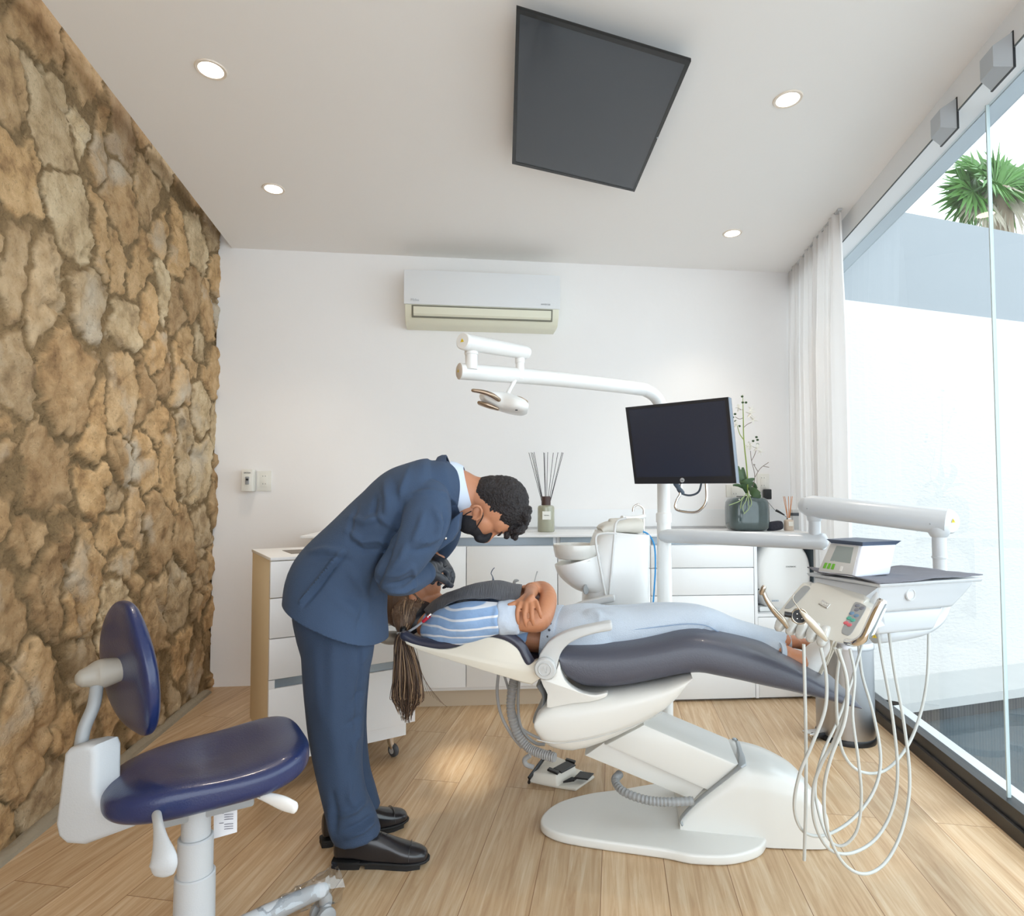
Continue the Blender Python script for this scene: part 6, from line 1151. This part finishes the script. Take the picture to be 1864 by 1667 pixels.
# holders along the lower edge
for i, u in enumerate((-.08, .10, .26, .42, .58)):
    c = PQ(u, 1.03, -.004); dn = (PQ(u, 1.1)-PQ(u, .9)).normalized(); b = B(); tube(b, [c-dn*.028, c, c+dn*.022], [(.0125, .012), (.0145, .013), (.011, .010)], 24, ref=pn_, res=3, sq=3.2, dome=True); ob('tool_holder', b, pm('holder_clear', (206, 206, 202), .3, coat=.3) if i == 0 else bpy.data.materials['holder_clear'], ue)
# chrome grab handle at the right
b = B(); hp_ = [P(1541, 1168, 1.53), P(1556, 1169, 1.50), P(1572, 1160, 1.485), P(1583, 1140, 1.48), P(1595, 1114, 1.48), P(1605, 1095, 1.48)]
tube(b, hp_, [.0085, .0095, .011, .0115, .0115, .011], 20, res=6); ob('grab_handle', b, CHROME, ue); b = B(); dh = (hp_[-1]-hp_[-2]).normalized(); lathe(b, [(0, .004), (.009, .003), (.0115, -.002), (.0115, -.006)], hp_[-1]+dh*.003, dh, 20); ob('handle_tip', b, CHROME, ue)
# lower bent arm under the tray
b = B(); tube(b, [P(1596, 1158, 1.86), P(1640, 1152, 1.88), P(1680, 1142, 1.90), P(1705, 1125, 1.94), P(1716, 1100, 1.96), P(1716, 1080, 1.975)], [.0215]*6, 24, res=5); tube(b, [P(1590, 1159, 1.858), P(1597, 1158, 1.86)], [.019, .0215], 24); ob('under_arm', b, UW, ue)
warn(P(1592, 1158, 1.838), (-.5, -.85, 0), .008, ue)
# hand pieces
def tool(name, label, parts, cat='dental handpiece'):
    b0, m0, *rest = parts; e = emp(name, label, cat, b0)
    return e
YT = 1.60
CHM = pm('satin_chrome', (196, 186, 172), .22, .9)
e = emp('dental_handpiece', 'slim steel dental handpiece at the left end of the console', 'dental handpiece', P(1430, 1135, 1.66))
b = B(); tube(b, [P(1388, 1074, 1.66), P(1396, 1092, 1.66), P(1410, 1112, 1.66), P(1424, 1127, 1.66), P(1434, 1141, 1.66)], [.006, .0066, .0085, .009, .007], 16, res=5); ob('shaft', b, CHM, e); b = B(); tube(b, [P(1386, 1078, 1.66), P(1390, 1069, 1.655)], [.0075, .007], 16, dome=True); ob('head', b, CHM, e)
e = emp('air_motor', 'round brass ringed dental micro motor lying across the console holders', 'dental motor', P(1450, 1130, 1.60))
c = P(1455, 1121, 1.60); fv = V((-.25, -.95, .15)).normalized()
b = B(); lathe(b, [(.017, -.02), (.021, -.018), (.0215, .002), (.0195, .004), (.0175, .003), (.0175, -.002), (0, -.004)], c, fv, 36); ob('housing', b, CHM, e); b = B(); lathe(b, [(0, 0), (.0172, 0), (.0172, -.002)], c-fv*.001, fv, 36); ob('face', b, BLACK, e)
for k in range(4): a = PI/4+k*PI/2; b = B(); ball(b, c+V((math.cos(a)*.009, -.0005, math.sin(a)*.009)), .0022, seg=8); ob('pin', b, CHROME, e)
b = B(); tube(b, [P(1428, 1117, 1.61), P(1441, 1119, 1.605)], .0075, 14); ob('sleeve', b, BLACK, e)
e = emp('air_water_syringe', 'cream air water syringe with thin bent tip on the console', 'dental syringe', P(1480, 1140, 1.56))
b = B(); tube(b, [P(1458, 1113, 1.565), P(1468, 1123, 1.56), P(1480, 1136, 1.56), P(1492, 1150, 1.56), P(1503, 1163, 1.56)], [.004, .0085, .0105, .0095, .006], 16, res=5, dome=True); ob('grip', b, pm('cream_steel', (214, 206, 190), .25, .4), e)
b = B(); tube(b, [P(1460, 1115, 1.562), P(1450, 1101, 1.565), P(1443, 1089, 1.57), P(1446, 1081, 1.575)], [.0018, .0013, .0012, .0012], 8, res=4); ob('tip', b, CHM, e)
# hanging hoses: start at the console/holders, sag to the floor, come back up under the tray
HS = pm('pale_grey_hose', (196, 198, 194), .45)
HO = [[(1463, 1172, 1.56), (1465, 1250, 1.56), (1467, 1350, 1.57), (1467, 1450, 1.57), (1464, 1565, 1.60)],
      [(1494, 1178, 1.56), (1504, 1230, 1.55), (1502, 1290, 1.54), (1480, 1350, 1.54), (1455, 1410, 1.55), (1446, 1470, 1.57), (1462, 1512, 1.60), (1500, 1520, 1.64), (1550, 1492, 1.68), (1590, 1440, 1.71), (1603, 1380, 1.73), (1590, 1300, 1.75), (1570, 1230, 1.76), (1563, 1175, 1.76)],
      [(1519, 1178, 1.54), (1538, 1220, 1.53), (1541, 1280, 1.52), (1522, 1340, 1.52), (1495, 1390, 1.53), (1480, 1440, 1.54), (1484, 1500, 1.56), (1510, 1545, 1.60), (1550, 1552, 1.65), (1595, 1525, 1.70), (1625, 1470, 1.73), (1634, 1400, 1.74), (1624, 1300, 1.75), (1606, 1200, 1.76), (1594, 1130, 1.77)],
      [(1526, 1180, 1.53), (1542, 1240, 1.52), (1538, 1310, 1.51), (1512, 1380, 1.51), (1500, 1440, 1.52), (1506, 1510, 1.54), (1535, 1570, 1.58), (1575, 1590, 1.62), (1615, 1565, 1.66), (1645, 1500, 1.70), (1656, 1420, 1.73), (1646, 1320, 1.75), (1628, 1220, 1.76), (1616, 1135, 1.77)],
      [(1530, 1178, 1.60), (1523, 1240, 1.62), (1524, 1310, 1.64), (1535, 1370, 1.67), (1565, 1403, 1.71), (1610, 1402, 1.76), (1650, 1360, 1.80), (1675, 1300, 1.83), (1688, 1230, 1.85), (1691, 1136, 1.90)],
      [(1547, 1180, 1.58), (1556, 1230, 1.57), (1552, 1300, 1.56), (1562, 1380, 1.56), (1568, 1450, 1.57), (1560, 1510, 1.58), (1535, 1538, 1.59), (1510, 1528, 1.60), (1492, 1485, 1.61), (1484, 1430, 1.62), (1498, 1370, 1.63), (1525, 1310, 1.65), (1550, 1240, 1.68), (1570, 1170, 1.72)]]
for k, h in enumerate(HO):
    b = B(); pts = []
    for x, y, Y in h:
        p = P(x, y, Y)
        if p.z < .008: p = G(x, y, .009)
        pts.append(p)
    tube(b, pts, .0042 if k != 5 else .0036, 10, res=7); ob('hose', b, HS, ue)
# endodontic motor on the tray: wedge with display
en_ = emp('root_canal_motor', 'white tabletop device with grey display and green buttons on the tray', 'dental device', TB(.12, .13, TZ+.006))
Z0 = TZ+.008
W_ = [P(1487, 1034, 1.80), P(1557, 1044, 1.67), P(1620, 1035, 1.74), P(1549, 1025, 1.87)]; W_ = [V((p.x, p.y, Z0)) for p in W_]
Tt = [P(1512, 988, 1.815), P(1570, 992, 1.70), P(1632, 988, 1.75), P(1560, 985, 1.88)]; zt2 = P(1570, 992, 1.70).z; Tt = [V((p.x, p.y, zt2)) for p in Tt]
t = B(); skin(t, [W_, Tt]); bevel_sharp(t, t.edges[:], .006, 3); b = B(); merge(b, t); ob('housing', b, pm('device_white', (226, 230, 240), .3, coat=.3), en_, ang=35)
def EF(u, v, h=.0): # front (left) face: W0-W1 bottom, T0-T1 top
    q = W_[0].lerp(W_[1], u).lerp(Tt[0].lerp(Tt[1], u), v); n = (W_[1]-W_[0]).cross(Tt[0]-W_[0]).normalized(); n = n if n.x < 0 or n.y < 0 else -n
    if n.y > 0: n = -n
    return q+n*h
b = B(); quadbox(b, [EF(.03, .05, .0002), EF(.92, .05, .0002), EF(.92, .96, .0002), EF(.03, .96, .0002)], EF(.5, .5, .0015)-EF(.5, .5, 0), .0006); ob('face_plate', b, pm('device_face', (206, 206, 204), .4), en_)
b = B(); quadbox(b, [EF(.24, .40, .002), EF(.80, .40, .002), EF(.78, .90, .002), EF(.26, .90, .002)], EF(.5, .5, .0008)-EF(.5, .5, 0)); ob('display', b, pm('lcd_grey', (150, 160, 158), .25), en_)
GRB = pm('green_button', (110, 180, 50), .4)
for u in (.16, .27, .38): b = B(); quadbox(b, [EF(u-.035, .14, .002), EF(u+.04, .14, .002), EF(u+.04, .32, .002), EF(u-.035, .32, .002)], EF(.5, .5, .0015)-EF(.5, .5, 0), .0005); ob('button', b, GRB, en_)
b = B(); quadbox(b, [EF(.58, .12, .002), EF(.64, .12, .002), EF(.64, .28, .002), EF(.58, .28, .002)], EF(.5, .5, .001)-EF(.5, .5, 0)); ob('button', b, PLAS, en_)
cc = sum(Tt, V())/4; lo = [cc+(p-cc)*.98+V((0, 0, -.002)) for p in Tt]; hi = [cc+(p-cc)*1.14+V((0, 0, .010)) for p in Tt]; b = B(); skin(b, [lo, hi]); b2 = [cc+(p-cc)*1.02+V((0, 0, .0145)) for p in Tt]; 
ob('top_tray', b, pm('slate_blue_tray', (72, 86, 108), .35), en_, ang=20)
# ================================================================ PALM beyond the wall
def palm():
    Yp_ = 6.2; rr = random.Random(21); top = P(1812, 345, Yp_); base = V((top.x+.15, Yp_, 0))
    e = emp('fan_palm', 'green fan palm rising beyond the grey garden wall', 'palm tree', base)
    b = B(); tube(b, [base, base.lerp(top, .5)+V((-.05, 0, 0)), P(1816, 400, Yp_), top], [.17, .15, .13, .10], 14, res=5); ob('trunk', b, pm('palm_trunk', (136, 122, 104), .95, bump=1, bs=12, var=.3, vs=10), e)
    LG = pm('palm_green', (84, 128, 60), .5, var=.35, vs=4); LD = pm('palm_dry', (168, 160, 144), .8, var=.2)
    def fan(ex, ey, dY, R, dry, idx):
        tip = P(ex, ey, Yp_+dY); d = (tip-top); L_ = d.length; d.normalize(); h = top+d*max(.05, L_-R); side = d.cross(V((rr.uniform(-.3, .3), -1, rr.uniform(-.2, .6)))).normalized(); up = side.cross(d)
        b = B(); tube(b, [top, top.lerp(h, .5)+V((0, 0, .04)), h], [.02, .016, .010], 6, res=3)
        n = 26
        for k in range(n):
            a = (k/(n-1)-.5)*3.9; ln = R*(.75+.25*math.cos(a))*rr.uniform(.85, 1.08); dd = (d*math.cos(a)+side*math.sin(a)+up*rr.uniform(-.15, .1)).normalized(); w_ = side*math.cos(a)-d*math.sin(a); drp = V((0, 0, -ln*(.25 if not dry else .7)*rr.uniform(.4, 1.2)))
            m1 = h+dd*ln*.45; m2 = h+dd*ln+drp; wm = .028; q = [h, m1+w_*wm+up*.01, m2, m1-w_*wm+up*.01]; vs = [b.verts.new(p) for p in q]; c_ = b.verts.new(m1-up*.012)
            for i in range(4):
                try: b.faces.new((vs[i], vs[(i+1) % 4], c_))
                except ValueError: pass
        ob('frond', b, LD if dry else LG, e, flat=True)
    for i, (x, y, dY, R, dry) in enumerate(((1720, 285, -.2, .45, 0), (1715, 325, .1, .5, 0), (1704, 372, -.3, .5, 0), (1760, 262, .3, .45, 0), (1800, 262, -.3, .5, 0), (1825, 268, .2, .45, 0), (1880, 320, 0, .5, 0), (1862, 345, -.4, .45, 0), (1735, 350, -.5, .45, 0), (1780, 300, -.6, .5, 0), (1725, 395, .1, .4, 0), (1850, 390, -.2, .42, 1), (1876, 372, .2, .42, 1), (1772, 385, -.4, .32, 1), (1900, 300, .2, .5, 0), (1845, 300, .5, .45, 0))): fan(x, y, dY, R, dry, i)
palm()
